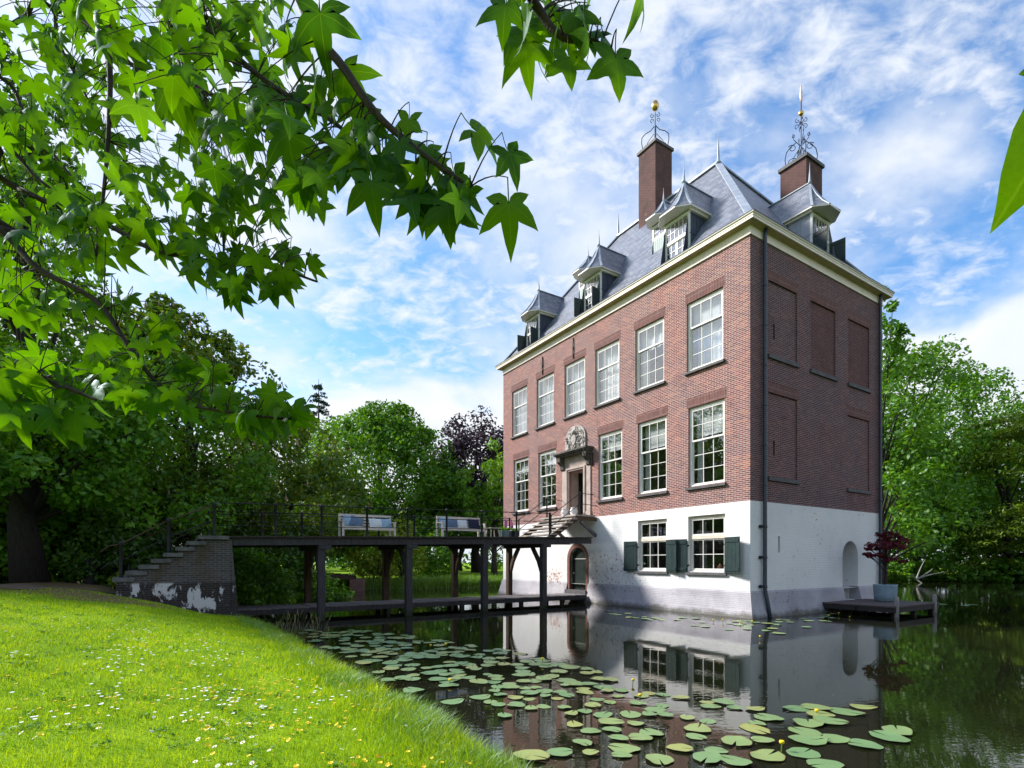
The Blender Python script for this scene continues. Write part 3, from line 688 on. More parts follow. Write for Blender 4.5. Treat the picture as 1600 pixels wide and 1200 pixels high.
def build_doorway():
    a, b, z0, z1 = DOOR
    m = MB()   # jamb lining and architrave
    m.box(.02,.60,a-.25,a-.001,z0,z1); m.box(.02,.60,b+.001,b+.25,z0,z1); m.box(.02,.60,a-.25,b+.25,z1+.001,z1+.2)
    m.box(-.06,.02,a-.18,a+.02,z0,z1+.02); m.box(-.06,.02,b-.02,b+.18,z0,z1+.02); m.box(-.06,.02,a-.18,b+.18,z1+.022,z1+.20)
    m.box(-.10,-.06,a-.13,a-.05,z0,z1+.09); m.box(-.10,-.06,b+.05,b+.13,z0,z1+.09); m.box(-.10,-.06,a-.13,b+.13,z1+.092,z1+.16)
    d = m.build('doorway', 'sandstone', house)
    for y0, y1 in ((a-.46,a-.19),(b+.19,b+.46)):
        p = MB(); p.box(-.05,.02,y0,y1,z0+.18,z1+.2); p.box(-.08,.02,y0-.02,y1+.02,z0,z0+.18); p.build('pilaster', 'sandstone', d)
    MB().box(-.05,.02,a-.46,b+.46,z1+.204,z1+.70).build('frieze', 'sandstone', d)
    for y0 in (a-.50, b+.26):
        c = MB(); c.prism([(-.05,y0,z1+.10),(-.12,y0,z1+.16),(-.16,y0,z1+.34),(-.34,y0,z1+.50),(-.36,y0,z1+.70),(-.05,y0,z1+.70)], (0,.24,0)); c.build('corbel', 'dark_stone', d)
    h = MB()
    for o, za, zb in ((.10,.704,.76),(.20,.764,.82),(.28,.824,.90)): h.box(-.28-o*.7,.02,a-.52-o*.4,b+.52+o*.4,z1+za,z1+zb)
    h.build('hood_cornice', 'dark_stone', d)
    # door standing open inside
    MB().box(.56,1.5,b-.02,b+.03,z0,z1).build('door_leaf', 'door_green', d)
    MB().box(-.2,.62,a-.2,b+.2,z0-.1,z0-.003).build('threshold', 'dark_stone', d)
    # coat of arms: arched slab, shield and scrolled foliage
    ca, cb = 8.02, 9.44; zc0, zc1 = z1+.905, 8.05
    s = MB(); pts = [(ca,zc0)]+arch_pts(ca,cb,zc0+.62,zc1,12)+[(cb,zc0)]; s.prism([(-.07,u,z) for u,z in pts], (.08,0,0))
    arms = s.build('coat_of_arms', 'crest_stone', house)
    cy = (ca+cb)/2; cz = zc0+.50
    sh = MB(); sh.prism([(-.17,cy+u,cz+z) for u,z in ((-.14,.2),(.14,.2),(.15,-.05),(.09,-.18),(0,-.24),(-.09,-.18),(-.15,-.05))], (.10,0,0)); sh.build('shield', 'crest_stone', arms)
    rr = random.Random(5)
    sc = MB()
    for k in range(46):
        t = 2*math.pi*k/46*2; rad = rr.uniform(.27,.60); u = math.cos(t)*rad*1.05; z = math.sin(t)*rad*.95
        if abs(u) > .62 or z < -.44: continue
        q = Vector((-.10, cy+u, cz+z)); n = 7; th0 = rr.uniform(0,6.3); rs = rr.uniform(.05,.10)
        sc.tube([q+Vector((-.03+.01*j, math.cos(th0+j*.75)*rs*(1-j*.09), math.sin(th0+j*.75)*rs*(1-j*.09))) for j in range(n)], [.028-.002*j for j in range(n)], 5)
    sc.build('scrollwork', 'crest_stone', arms, True)
    MB().blob((-.17,cy,cz+.36),(.08,.13,.11),10,6).build('helmet', 'crest_stone', arms, True)
    # iron bracket beside the door
    i = MB(); y = 7.55; i.tube([(0,y,6.55),(-.55,y,6.50)], .02, 6); i.tube([(0,y,6.05),(-.2,y,6.12),(-.4,y,6.3),(-.52,y,6.48)], .016, 6); i.tube([(-.55,y,6.75),(-.55,y,6.50)], .02, 6); i.tube([(-.02,y,6.02),(-.02,y,6.62)], .022, 6)
    i.build('lantern_bracket', 'iron', house)
build_doorway()
def build_trim():
    for y, za, zb in ((11.35,11.18,12.05),(8.92,11.20,12.14)):
        m = MB(); m.tube([(-.03,y,za),(-.045,y,(za+zb)/2),(-.03,y,zb)], .025, 6); m.box(-.05,.0,y-.035,y+.035,(za+zb)/2-.05,(za+zb)/2+.05); m.build('wall_anchor', 'iron', house)
    for x, zt in ((.64,12.6),(8.55,12.6)):
        m = MB(); yb = -.11
        m.tube([(x,-.13,zt),(x,yb,zt-.25),(x,yb,.9),(x,-.20,.5),(x,-.32,-.2)], .062, 10); p = m.build('drainpipe', 'pipe_iron', house, True)
        for z in (1.0,1.95,2.95,4.3,5.6,6.9,8.2,9.5,10.8):
            if x > 5 and z not in (2.95,4.3,6.9,9.5): continue
            MB().lathe((x,yb,z), [(.068,-.045),(.074,-.03),(.074,.03),(.068,.045)], 10).build('pipe_clip', 'pipe_iron', p, True)
            if z < 3.2: MB().tube([(x-.16,-.10,z),(x-.16,-.02,z)], .055, 8).build('vent_cowl', 'iron', p)
build_trim()
def spiral(c, ax, r, turns, start, n=12, sgn=1):
    c = Vector(c); ax = Vector(ax)
    return [c+ax*(math.cos(start+sgn*turns*6.283*k/n)*r*(1-.75*k/n))+Vector((0,0,math.sin(start+sgn*turns*6.283*k/n)*r*(1-.75*k/n))) for k in range(n+1)]
def chimney(x0, x1, y0, y1, zb, zt, kind, label):
    m = MB(); m.box(x0,x1,y0,y1,zb,zt); ch = m.build('chimney', 'brick_chim', house); ch['label'] = label
    cap = MB(); cap.box(x0-.07,x1+.07,y0-.07,y1+.07,zt+.001,zt+.13); cap.build('cap', 'bluestone', ch)
    if kind == 0:
        MB().box(x0-.05,x1+.05,y0-.05,y1+.05,zb,zb+.9).build('base_course', 'brick_chim', ch)
    cx, cy = (x0+x1)/2, (y0+y1)/2; z = zt+.13; k = MB(); hw_ = (x1-x0)/2-.08
    k.tube([(cx,cy,z),(cx,cy,z+(2.1 if kind == 0 else 2.9))], .022, 6)
    for q in range(4):
        d = Vector((math.cos(q*math.pi/2+math.pi/4), math.sin(q*math.pi/2+math.pi/4), 0)); s = hw_*1.25
        f = lambda r, h: Vector((cx,cy,z+h))+d*r
        if kind == 0:
            k.tube([f(s,0),f(s*.98,.25),f(s*1.05,.5),f(s*1.02,.75),f(s*.75,.92),f(s*.35,1.02),f(.04,1.22)], .02, 5)
            k.tube(spiral(f(s*.55,.20), d, .20, 1.1, 0), .016, 5); k.tube([f(s*.75,.2),f(s*.55,.5),f(.05,.85)], .014, 5)
            k.tube(spiral(f(.13,1.52), d, .11, 1.0, -1.4), .014, 5); k.tube(spiral(f(.13,1.75), d, .11, 1.0, 1.4, 12, -1), .014, 5)
        else:
            k.tube([f(s*1.0,0),f(s*1.1,.5),f(s*1.0,.85),f(s*.7,1.12),f(s*.3,1.3)], .02, 5); k.tube(spiral(f(s*.62,1.02), d, .20, 1.2, .6), .016, 5)
            k.tube(spiral(f(s*.5,.3), d, .26, 1.3, 0), .016, 5); k.tube([f(s*.8,.1),f(s*.45,.6),f(.06,1.0)], .016, 5)
            k.tube([f(.04,1.1),f(s*.5,1.45),f(s*.55,1.7)], .015, 5); k.tube(spiral(f(s*.55,1.62), d, .10, 1, 1.2), .014, 5)
            k.tube(spiral(f(.16,2.1), d, .13, 1.0, -1.4), .014, 5); k.tube(spiral(f(.16,2.38), d, .12, 1.0, 1.4, 12, -1), .014, 5)
    if kind: k.v = [(cx+(a-cx)*.86, cy+(b-cy)*.86, z+(c-z)*.82) for a, b, c in k.v]
    k.build('iron_crown', 'iron', ch)
    if kind == 0: MB().lathe((cx,cy,z+1.98), [(.03,0),(.12,.05),(.175,.17),(.18,.28),(.13,.42),(.05,.5),(.01,.53)], 14).build('gilded_egg', 'gold', ch, True)
    else:
        MB().blob((cx,cy,z+2.24), .105, 12, 8).build('gilded_ball', 'gold', ch, True)
        MB().tube([(cx,cy,z+2.3),(cx,cy,z+2.72)], .025, 6).build('spike', 'iron', ch)
        v = MB(); v.lathe((cx,cy,z+2.70), [(.012,0),(.045,.08),(.065,.24),(.05,.4),(.025,.6),(.004,.8)], 8); v.build('flame_vane', 'vane', ch, True)
def mk_chim():
    t = NT('brick_chim'); uv = t.coord('UV'); ob = t.coord('Object'); b = t.n('ShaderNodeTexBrick'); t.set(b.inputs['Vector'], uv)
    b.inputs['Scale'].default_value = 1; b.inputs['Brick Width'].default_value = .21; b.inputs['Row Height'].default_value = .063; b.inputs['Mortar Size'].default_value = .007
    t.set(b.inputs['Color1'], (.125, .055, .05)); t.set(b.inputs['Color2'], (.085, .042, .042)); t.set(b.inputs['Mortar'], (.17, .12, .11))
    col = t.mix(t.ramp(t.noise(ob, 1.5, 5, .6), .4, .7, 0, .6), b.outputs[0], (.06, .04, .045))
    col = t.mix(t.ramp(t.noise(ob, 2.6, 5, .7, .4), .64, .72, 0, .85), col, (.42, .20, .02))
    MAT['brick_chim'] = t.done(t.principled(col, .9, t.bump(b.outputs['Fac'], -.6, .01), .2))
mk_chim()
chimney(3.80, 4.95, 7.45, 8.53, 17.0, 21.85, 0, 'tall ridge chimney with iron scroll crown and gilded egg')
chimney(5.75, 6.95, 1.35, 2.42, 13.6, 18.0, 1, 'shorter chimney with tall scrolled crown and flame vane')

def dormer(face, c, w, z0, z1, za, P, depth_r, shutters, upper=False, cheek='lead_dark', label=None):
    # P(o,u,z): o = distance in from the wall line, u = along it
    e = w/2+.20; ob = depth_r(z1)+.12; orr = depth_r(za)+.15; of = face
    fr = MB(); f = .075
    def bx(m, o0, o1, u0, u1, zz0, zz1):
        p = P(o0,u0,zz0); q = P(o1,u1,zz1); m.box(p[0],q[0],p[1],q[1],p[2],q[2])
    zt = z1-.08
    bx(fr, of,of+.09,c-w/2,c-w/2+f,z0,zt); bx(fr, of,of+.09,c+w/2-f,c+w/2,z0,zt); bx(fr, of,of+.09,c-w/2+f,c+w/2-f,zt-.09,zt)
    zm = z0+(zt-z0)*(.56 if not upper else .52)
    bx(fr, of-.01,of+.09,c-w/2+f,c+w/2-f,zm-.05,zm+.05); bx(fr, of,of+.09,c-w/2+f,c+w/2-f,z0,z0+.06)
    d = fr.build('dormer', 'white_paint', house)
    if label: d['label'] = label
    PP = lambda u, z, dd: P(of+.02+dd, u, z)
    pane_grid(d, PP, c-w/2+f, c+w/2-f, zm+.05, zt-.09, 5 if not upper else 2, 2, .02, edge=.025)
    if upper:
        sh = MB(); k = 5
        for q in range(k): bx(sh, of-.012,of+.02,c-w/2+f+(w-2*f)*q/k+.004,c-w/2+f+(w-2*f)*(q+1)/k-.004,z0+.06,zm-.055)
        sh.build('shutter', 'shutter_teal', d)
    else:
        pane_grid(d, PP, c-w/2+f, c-.015, z0+.06, zm-.05, 2, 3, .02, edge=.03); pane_grid(d, PP, c+.015, c+w/2-f, z0+.06, zm-.05, 2, 3, .02, edge=.03)
    m = MB(); bx(m, of+.35,of+.38,c-w/2+.03,c+w/2-.03,z0,zt); m.build('backing', 'plaster', d)
    for s in (-1, 1):
        ck = MB(); u = c+s*w/2; i0, i1 = u-s*.002, u-s*.04
        zb = lambda o: zroof_fn(o)
        pts = [(of+.02,z0),(of+.02,zt),(ob,zt+.02),(depth_r(z0),z0)]
        ck.prism([P(o,i0,z) for o,z in pts], Vector(P(0,i1,0))-Vector(P(0,i0,0)))
        for q in (.38, .74):
            oo = of+(ob-of)*q; ck.bar(P(oo,u+s*.006,max(z0,zroof_fn(oo))), P(oo,u+s*.006,zt-.03), .014, .02)
        ck.bar(P(of+.04,u+s*.006,zm), P(depth_r(zm)-.02,u+s*.006,zm), .014, .02)
        ck.build('cheek', cheek, d)
        tr = MB(); tr.bar(P(of,u+s*.05,zt+.02), P(ob,u+s*.05,zt+.02), .10, .09); tr.build('cheek_moulding', 'cream', d)
    # six-sided bell hood with a spike
    ev = [(ob,e),(of-.10,e),(of-.50,e*.46),(of-.50,-e*.46),(of-.10,-e),(ob,-e)]
    ap = of+.42 if not upper else of+.28
    h = MB(); top = [(orr,0),(ap,0),(ap,0),(ap,0),(ap,0),(orr,0)]
    for k in range(5):
        (o0,u0),(o1,u1) = ev[k], ev[k+1]; (p0,q0),(p1,q1) = top[k], top[k+1]
        # concave sweep: two rows
        rows = []
        for t, s_ in ((0,0),(.33,.24),(.66,.56),(1,1)):
            rows.append((P(o0+(p0-o0)*t, c+u0+(q0-u0)*t, z1+(za-z1)*s_), P(o1+(p1-o1)*t, c+u1+(q1-u1)*t, z1+(za-z1)*s_)))
        for r in range(3):
            if k in (1,2,3) and r == 2: h.poly(rows[r][0], rows[r][1], rows[r+1][1])
            else: h.poly(rows[r][0], rows[r][1], rows[r+1][1], rows[r+1][0])
    hd = h.build('hood', 'slate', d)
    s = MB(); b2 = [(o+(.04 if k in (0,5) else .05), u*.9) for k,(o,u) in enumerate(ev)]
    s.poly(*[P(o,c+u,z1-.03) for o,u in ev]); 
    for k in range(5): s.poly(P(ev[k][0],c+ev[k][1],z1-.03), P(ev[k+1][0],c+ev[k+1][1],z1-.03), P(ev[k+1][0],c+ev[k+1][1],z1+.012), P(ev[k][0],c+ev[k][1],z1+.012))
    s.build('hood_soffit', 'cream', d)
    g = MB()
    for k in (1,2,3,4):
        pts = []
        for t, s_ in ((0,0),(.33,.24),(.66,.56),(1,1)): pts.append(Vector(P(ev[k][0]+(ap-ev[k][0])*t, c+ev[k][1]*(1-t), z1+(za-z1)*s_))+Vector((0,0,.02)))
        for q in range(3): g.bar(pts[q], pts[q+1], .075, .03)
    g.bar(P(ap,c,za+.015), P(orr,c,za+.015), .09, .03)
    for s_ in (-1,1): g.bar(P(ob-.02,c+s_*e,z1+.02), P(orr,c+s_*.02,za+.02), .12, .03)
    g.build('lead_roll', 'lead', d)
    q = P(ap,c,za-.03); sc = .6 if upper else .85
    MB().lathe(q, [(.10*sc,0),(.06*sc,.12*sc),(.04*sc,.35*sc),(.02*sc,.6*sc),(.003,.95*sc)], 8).build('finial', 'lead', d, True)
    if shutters:
        for s_ in (-1,1):
            b = MB(); wd = w*.44; bz0, bz1 = z0+.12, zm-.02
            u = c+s_*(w/2-.03); ang = R(8)
            p0 = Vector(P(of-.02,u,0)); p1 = Vector(P(of-.02-wd*math.cos(ang),u+s_*wd*math.sin(ang),0)); t = (p1-p0).cross(Vector((0,0,1))).normalized()*.025
            b.prism([p0+Vector((0,0,bz0)), p1+Vector((0,0,bz0)), p1+Vector((0,0,bz1)), p0+Vector((0,0,bz1))], t)
            for zz in (bz0+.08, bz1-.16): b.bar(p0+(p1-p0)*.05+t*1.3+Vector((0,0,zz+.04)), p0+(p1-p0)*.95+t*1.3+Vector((0,0,zz+.04)), .02, .07)
            b.build('shutter', 'shutter_green', d)
zroof_fn = zroof
inv = lambda z: (z-EAVE)/SLOPE-.12
PFA = lambda o,u,z: (o,u,z)
PFB = lambda o,u,z: (u,o,z)
for c, sh, lb in ((3.15,False,'nearest large dormer on the entrance side'),(7.9,True,'middle large dormer with two dark open shutters'),(12.6,True,'farthest large dormer with two dark open shutters')):
    dormer(.22, c, 1.14, EAVE+.05, 14.66, 16.10, PFA, inv, sh, label=lb)
for c in (4.9, 9.65): dormer(1.22, c, .70, 14.52, 15.78, 16.72, PFA, inv, False, True)
dormer(.22, 4.70, 1.20, EAVE+.05, 14.66, 16.10, PFB, inv, True, cheek='lead_pale', label='large dormer on the shaded side with open shutters')

# ------------------------------------------------------------------ footbridge, walkway, stair, landing (house frame)
def hthing(name, label, cat, x, y, z, rz=0, group=None):
    return thing(name, label, cat, tuple(hw(x, y, z)), HROT+rz, group)
def shift(mb, o):
    mb.v = [(a-o[0], b-o[1], c-o[2]) for a, b, c in mb.v]; return mb
BX0, BX1, BY0, BY1 = -14.3, -.95, 6.55, 9.55
def zdeck(x): return 2.53+(x-BX0)/(BX1-BX0)*.30
def build_bridge():
    o = (BX0, BY0, 0); t = hthing('footbridge', 'long dark timber footbridge on tall posts leading to the entrance', 'bridge', *o)
    n = 72; step = (BX1-BX0)/n
    pm = MB().box(-step/2+.006, step/2-.006, -.06, BY1-BY0+.06, -.05, 0).mesh('plank')
    for k in range(n):
        x = BX0+step*(k+.5); p = link('plank', pm, 'deck_dark', t); p.location = (x-BX0, 0, zdeck(x)+rnd.uniform(-.006,.006))
    for y in (BY0+.10, (BY0+BY1)/2, BY1-.10):
        m = MB(); m.bar((BX0-.1,y,zdeck(BX0)-.165), (BX1,y,zdeck(BX1)-.165), .16, .21); shift(m,o).build('beam', 'timber', t)
    for k, x in enumerate((-11.75,-8.92,-6.0,-3.35)):
        for y in (BY0+.10, BY1-.10):
            near = y < 8; ztop = zdeck(x)-.42; xx = x if near else x+.18
            m = MB(); m.box(xx-.105,xx+.105,y-.105,y+.105,-.8,ztop+.13); shift(m,o).build('post', 'timber' if near else 'timber_brown', t)
            dy = 1 if near else -1; m = MB()
            pts = [Vector((xx,y+dy*.08,ztop-1.0)), Vector((xx,y+dy*.32,ztop-.5)), Vector((xx,y+dy*.75,ztop+.04))]
            for q in range(2): m.bar(pts[q], pts[q+1], .12, .14)
            shift(m,o).build('brace', 'timber' if near else 'timber_brown', t)
        m = MB(); m.box(x-.09,x+.27,BY0-.05,BY1+.05,zdeck(x)-.40,zdeck(x)-.272); shift(m,o).build('crossbeam', 'timber', t)
    # railings
    xs = [-14.15,-12.95,-11.85,-10.5,-9.1,-7.75,-6.4,-4.95,-3.55]
    xs = [-14.55+.0, -13.05, -11.75, -10.35, -8.98, -7.55, -6.15, -4.65, -3.1]
    for y in (BY0+.02, BY1-.02):
        for k, x in enumerate(xs):
            if x < BX0: continue
            m = MB(); z = zdeck(x); m.lathe((x,y,z-.03), [(.045,0),(.04,.05),(.037,.9),(.052,.92),(.045,.98),(.01,1.01)], 8); shift(m,o).build('railing_post', 'iron', t, True)
        for h in (.92, .60, .28):
            m = MB(); m.tube([(BX0-.2,y,zdeck(BX0)+h),(-3.1,y,zdeck(-3.1)+h)], .017 if h > .9 else .012, 6); shift(m,o).build('rail', 'iron', t, True)
build_bridge()
def build_walkway():
    o = (-14.0, 7.7, 0); t = hthing('plank_walkway', 'low grey plank walkway under the footbridge to the cellar door', 'walkway', *o)
    n = 62; x0, x1 = -14.1, -.22; st = (x1-x0)/n
    pm = MB().box(-st/2+.007, st/2-.007, 0, 1.45, -.04, 0).mesh('plank')
    for k in range(n):
        p = link('plank', pm, 'plank', t); p.location = (x0+st*(k+.5)-o[0], rnd.uniform(-.02,.02), .36+rnd.uniform(-.008,.008)); p.rotation_euler = (rnd.uniform(-.006,.006), rnd.uniform(-.01,.01), rnd.uniform(-.006,.006))
    for y in (7.78, 9.05):
        shift(MB().box(x0,x1,y-.05,y+.05,.16,.318), o).build('beam', 'timber', t)
    for x in (-12,-9.2,-6.3,-3.6,-1.5):
        for y in (7.85, 8.98): shift(MB().box(x-.07,x+.07,y-.07,y+.07,-.8,.16), o).build('pile', 'timber', t)
build_walkway()
def build_stair():
    o = (-16.9, 6.5, 1.1); t = hthing('brick_stair', 'weathered brick stair with grey stone steps up to the footbridge', 'stairs', *o)
    n = 8; x0, x1 = -16.85, BX0-.42; run = (x1-x0)/n; z0 = 1.24; rise = (zdeck(BX0)-z0)/n
    ya, yb = 6.5, 9.6
    w = MB(); pts = []
    for k in range(n):
        x = x0+run*k; zt = z0+rise*(k+1)-.11
        pts += [(x+.05,zt-rise if k else .1),(x+.05,zt)]
    xe = BX0+.10
    pts += [(xe,pts[-1][1])]; base = [(xe+.22,-.5),(x0+.05,-.5)]
    # stepped side wall, battered outwards at the foot
    full = pts+base; f = [(x, ya-(max(0, 1.9-z)*.09), z) for x, z in full]; b = [(x, yb, z) for x, z in full]
    for q in range(len(full)):
        r = (q+1) % len(full); w.poly(f[q], f[r], b[r], b[q])
    # front faces as columns
    top = lambda x: max([z for (px, z) in pts if px <= x+1e-6] or [pts[1][1]])
    cuts = sorted(set([p[0] for p in full]))
    for q in range(len(cuts)-1):
        xa, xb = cuts[q], cuts[q+1]; zt = top((xa+xb)/2) if xb <= xe+.001 else None
        zs = [-.5,.3,.9,1.5] 
        if zt is None:
            w.poly((xa,ya-(1.9+.5)*.09,-.5),(xb,ya-(1.9+.5)*.09,-.5),(xa,ya,pts[-1][1])); continue
        zs = [z for z in zs if z < zt-.05]+[zt]
        for j in range(len(zs)-1):
            oa, obb = max(0,1.9-zs[j])*.09, max(0,1.9-zs[j+1])*.09
            w.poly((xa,ya-oa,zs[j]),(xb,ya-oa,zs[j]),(xb,ya-obb,zs[j+1]),(xa,ya-obb,zs[j+1]))
    shift(w,o).build('side_wall', 'pier_brick', t)
    for k in range(n):
        x = x0+run*k; zt = z0+rise*(k+1); L = run+.16 if k < n-1 else .72
        m = MB(); m.box(x-.02,x+L,ya-.10,yb+.1,zt-.108,zt-.001*k); shift(m,o).build('step', 'coping', t)
    for y in (ya+.08, yb-.08):
        P = []
        for x in (x0+.14, x0+.14+(x1-x0)*.48, x1+.1):
            k = int((x-x0)/run); z = z0+rise*(min(k,n-1)+1); m = MB(); m.lathe((x,y,z-.01), [(.055,0),(.042,.05),(.04,.82),(.056,.85),(.05,.92),(.01,.96)], 8); shift(m,o).build('railing_post', 'iron', t, True); P.append((x,y,z))
        for h in (.86, .42):
            pts_ = [Vector(P[0])+Vector((-.42,0,h-.22)), Vector(P[0])+Vector((-.25,0,h-.06))]+[Vector(q)+Vector((0,0,h)) for q in P]
            m = MB(); m.tube(pts_, .018, 6); shift(m,o).build('handrail', 'timber_brown' if h > .5 else 'iron', t, True)
build_stair()
def build_door_steps():
    o = (-2.6, 7.3, 2.8); t = hthing('door_steps', 'open pale stone steps rising from the footbridge to the main door', 'steps', *o)
    n = 6; z0 = zdeck(-2.4); zt = 3.83; xs = -2.55; run = .27
    for k in range(n):
        z = z0+(zt-z0)*(k+1)/n; x = xs+run*k
        if k < n-1: shift(MB().box(x,x+.34,7.22,9.75,z-.06,z), o).build('tread', 'tread', t)
    shift(MB().box(xs+run*(n-1),-.10,7.30,9.95,zt-.07,zt), o).build('landing', 'tread', t)
    for y in (7.34, 9.6):
        m = MB(); m.bar((xs-.05,y,z0-.05),(xs+run*(n-1)+.12,y,zt-.16), .10, .20); m.bar((xs+run*(n-1)+.08,y,zt-.16),(-.02,y,zt-.16), .10, .16); shift(m,o).build('stringer', 'timber_brown', t)
        m = MB(); m.bar((-.9,y,zt-.3),(-.02,y,zt-.9), .10, .12); shift(m,o).build('bracket', 'coping', t)
    for y in (7.3, 9.7):
        pts = [(xs+.05,y,z0+.9),(-.95,y,zt+.9),(-.03,y,zt+.88)]; pts2 = [(xs+.05,y,z0+.45),(-.95,y,zt+.45),(-.03,y,zt+.42)]
        for p in (pts,pts2): shift(MB().tube(p,.016,6),o).build('rail','iron',t,True)
        for x, z in ((xs+.05,z0),(-.95,zt)):
            m = MB(); m.lathe((x,y,z-.02), [(.04,0),(.034,.06),(.032,.9),(.045,.93),(.01,.99)], 8); shift(m,o).build('railing_post','iron',t,True)
build_door_steps()
def urn(x, y, lb):
    t = hthing('urn', lb, 'urn', x, y, 3.832)
    MB().lathe((0,0,0), [(.16,0),(.17,.05),(.13,.09),(.18,.2),(.17,.3),(.12,.36),(.15,.40),(.14,.41),(.10,.36)], 16).build('vessel', 'pot_white', t, True)
urn(-.42, 9.05, 'white glazed urn left of its twin on the door landing'); urn(-.42, 8.38, 'white glazed urn right of its twin on the door landing')

# ------------------------------------------------------------------ benches, cushions, planters on the bridge
def bench(x, y, label, rz=0):
    t = hthing('garden_bench', label, 'bench', x, y, zdeck(x), rz, 'pale wooden benches on the footbridge'); L = 1.95
    for lx in (.04, L-.04):
        for ly, h in ((-.0,.62),(.52,.92)): MB().box(lx-.035,lx+.035,ly-.035,ly+.035,0,h).build('leg', 'teak', t)
        MB().box(lx-.04,lx+.04,-.06,.55,.62,.655).build('armrest', 'teak', t)
    for k in range(5): MB().box(.06,L-.06,.0+k*.105,.09+k*.105,.42,.445).build('seat_slat', 'teak', t)
    MB().box(.07,L-.07,-.02,.012,.33,.42).build('apron', 'teak', t)
    MB().box(.07,L-.07,.505,.535,.83,.92).build('top_rail', 'teak', t)
    for z in (.52,.62,.72): MB().box(.07,L-.07,.51,.53,z,z+.06).build('back_slat', 'teak', t)
    for q in (.33,.66): MB().box(L*q-.03,L*q+.03,.512,.533,.45,.83).build('back_stile', 'teak', t)
    return t
def cushion(x, y, z, w, h, mat, label, tilt=.25, roll=0.):
    m = MB(); n = 8; d = .085
    for s in (1,-1):
        g = [[m.V(((i/n-.5)*w*(1-.10*math.sin(math.pi*j/n)*0), s*d*(math.sin(math.pi*i/n)*math.sin(math.pi*j/n))**.5, (j/n)*h)) for j in range(n+1)] for i in range(n+1)]
        for i in range(n):
            for j in range(n):
                f = [g[i][j],g[i+1][j],g[i+1][j+1],g[i][j+1]]; m.f.append(f if s < 0 else f[::-1])
    o = m.build('cushion', mat, None, True); o.location = hw(x,y,z); o.rotation_euler = Matrix.Rotation(HROT,4,'Z').to_3x3().to_4x4().to_euler()
    o.rotation_euler = (Matrix.Rotation(HROT,3,'Z')@Matrix.Rotation(-tilt,3,'X')@Matrix.Rotation(roll,3,'Y')).to_euler()
    tag(o, label, 'cushion', 'cushions on the benches'); return o
b1x, b2x = -10.62, -6.82; byy = 8.55
bench(b1x, byy, 'pale wooden bench on the footbridge, the one nearer the stair'); bench(b2x, byy, 'pale wooden bench on the footbridge, the one nearer the house')
sz1, sz2 = zdeck(b1x)+.45, zdeck(b2x)+.45
cushion(b1x+.30, byy+.34, sz1, .46, .42, 'cushion_sky', 'light blue cushion at the left end of the bench nearer the stair', .3, .25)
cushion(b1x+.52, byy+.22, sz1, .46, .42, 'cushion_blue', 'dark blue cushion leaning in front of the light blue one', .45, .35)
cushion(b1x+1.38, byy+.30, sz1, .60, .36, 'cushion_white', 'wide white cushion on the bench nearer the stair', .4)
cushion(b1x+1.72, byy+.24, sz1, .38, .36, 'cushion_sky', 'pale blue cushion at the right end of the bench nearer the stair', .4, -.1)
cushion(b2x+.28, byy+.34, sz2, .46, .44, 'cushion_sky', 'light blue cushion at the left end of the bench nearer the house', .3, .1)
cushion(b2x+.60, byy+.25, sz2, .46, .40, 'cushion_blue', 'slate blue cushion beside the light blue one, bench nearer the house', .35, .05)
cushion(b2x+1.05, byy+.34, sz2, .55, .36, 'cushion_white', 'white cushion in the middle of the bench nearer the house', .3)
cushion(b2x+1.60, byy+.28, sz2, .50, .42, 'cushion_navy', 'square navy cushion on the bench nearer the house', .3)
def side_table(x, y):
    t = hthing('side_table', 'small slatted wooden table beside the bench nearer the house', 'table', x, y, zdeck(x))
    for a in (-.2,.2):
        for b in (-.2,.2): MB().bar((a*1.1,b*1.1,0),(a*.85,b*.85,.43), .035).build('leg', 'teak', t)
    for k in range(5): MB().box(-.25,.25,-.25+k*.102,-.16+k*.102,.431,.455).build('slat', 'teak', t)
side_table(-4.42, 8.75)
def foxglove_pot(x, y, mat, h, label, seed):
    r = random.Random(seed); t = hthing('planter', label, 'planter', x, y, zdeck(x))
    MB().lathe((0,0,0), [(.13,0),(.18,.04),(.20,.34),(.215,.36),(.19,.36),(.18,.31),(.02,.31)], 18).build('pot', mat, t, True)
    lv = MB(); st = MB(); bl = MB()
    for k in range(34):
        a = r.uniform(0,6.28); L = r.uniform(.15,.34); e = r.uniform(.2,1.1); d = Vector((math.cos(a)*math.cos(e),math.sin(a)*math.cos(e),math.sin(e))); p = Vector((math.cos(a)*.05,math.sin(a)*.05,.34)); s = d.cross(Vector((0,0,1))).normalized()*.045
        lv.poly(p, p+d*L*.5+s, p+d*L+Vector((0,0,-.05)), p+d*L*.5-s)
    for k in range(3):
        bx, by = r.uniform(-.08,.08), r.uniform(-.08,.08); tx, ty = bx*1.8, by*1.8
        st.tube([(bx,by,.3),(tx,ty,h*(.8+.1*k))], .008, 5)
        for q in range(16):
            f = .45+.55*q/16; a = q*2.4; p = Vector((bx+(tx-bx)*f, by+(ty-by)*f, .3+(h*(.8+.1*k)-.3)*f)); s = .035*(1.25-f*.7)
            bl.tube([p, p+Vector((math.cos(a)*s*1.4,math.sin(a)*s*1.4,-s*1.3))], [s*.35,s*.75], 6)
    lv.build('leaves', 'leaf_bright', t); st.build('stems', 'stem_green', t); bl.build('flowers', 'foxglove', t)
foxglove_pot(-3.72, 8.9, 'pot_blue', 1.0, 'light blue planter with pink foxgloves on the footbridge', 1)
foxglove_pot(-3.15, 9.05, 'pot_dark', .9, 'dark planter with pink foxgloves close to the house', 2)

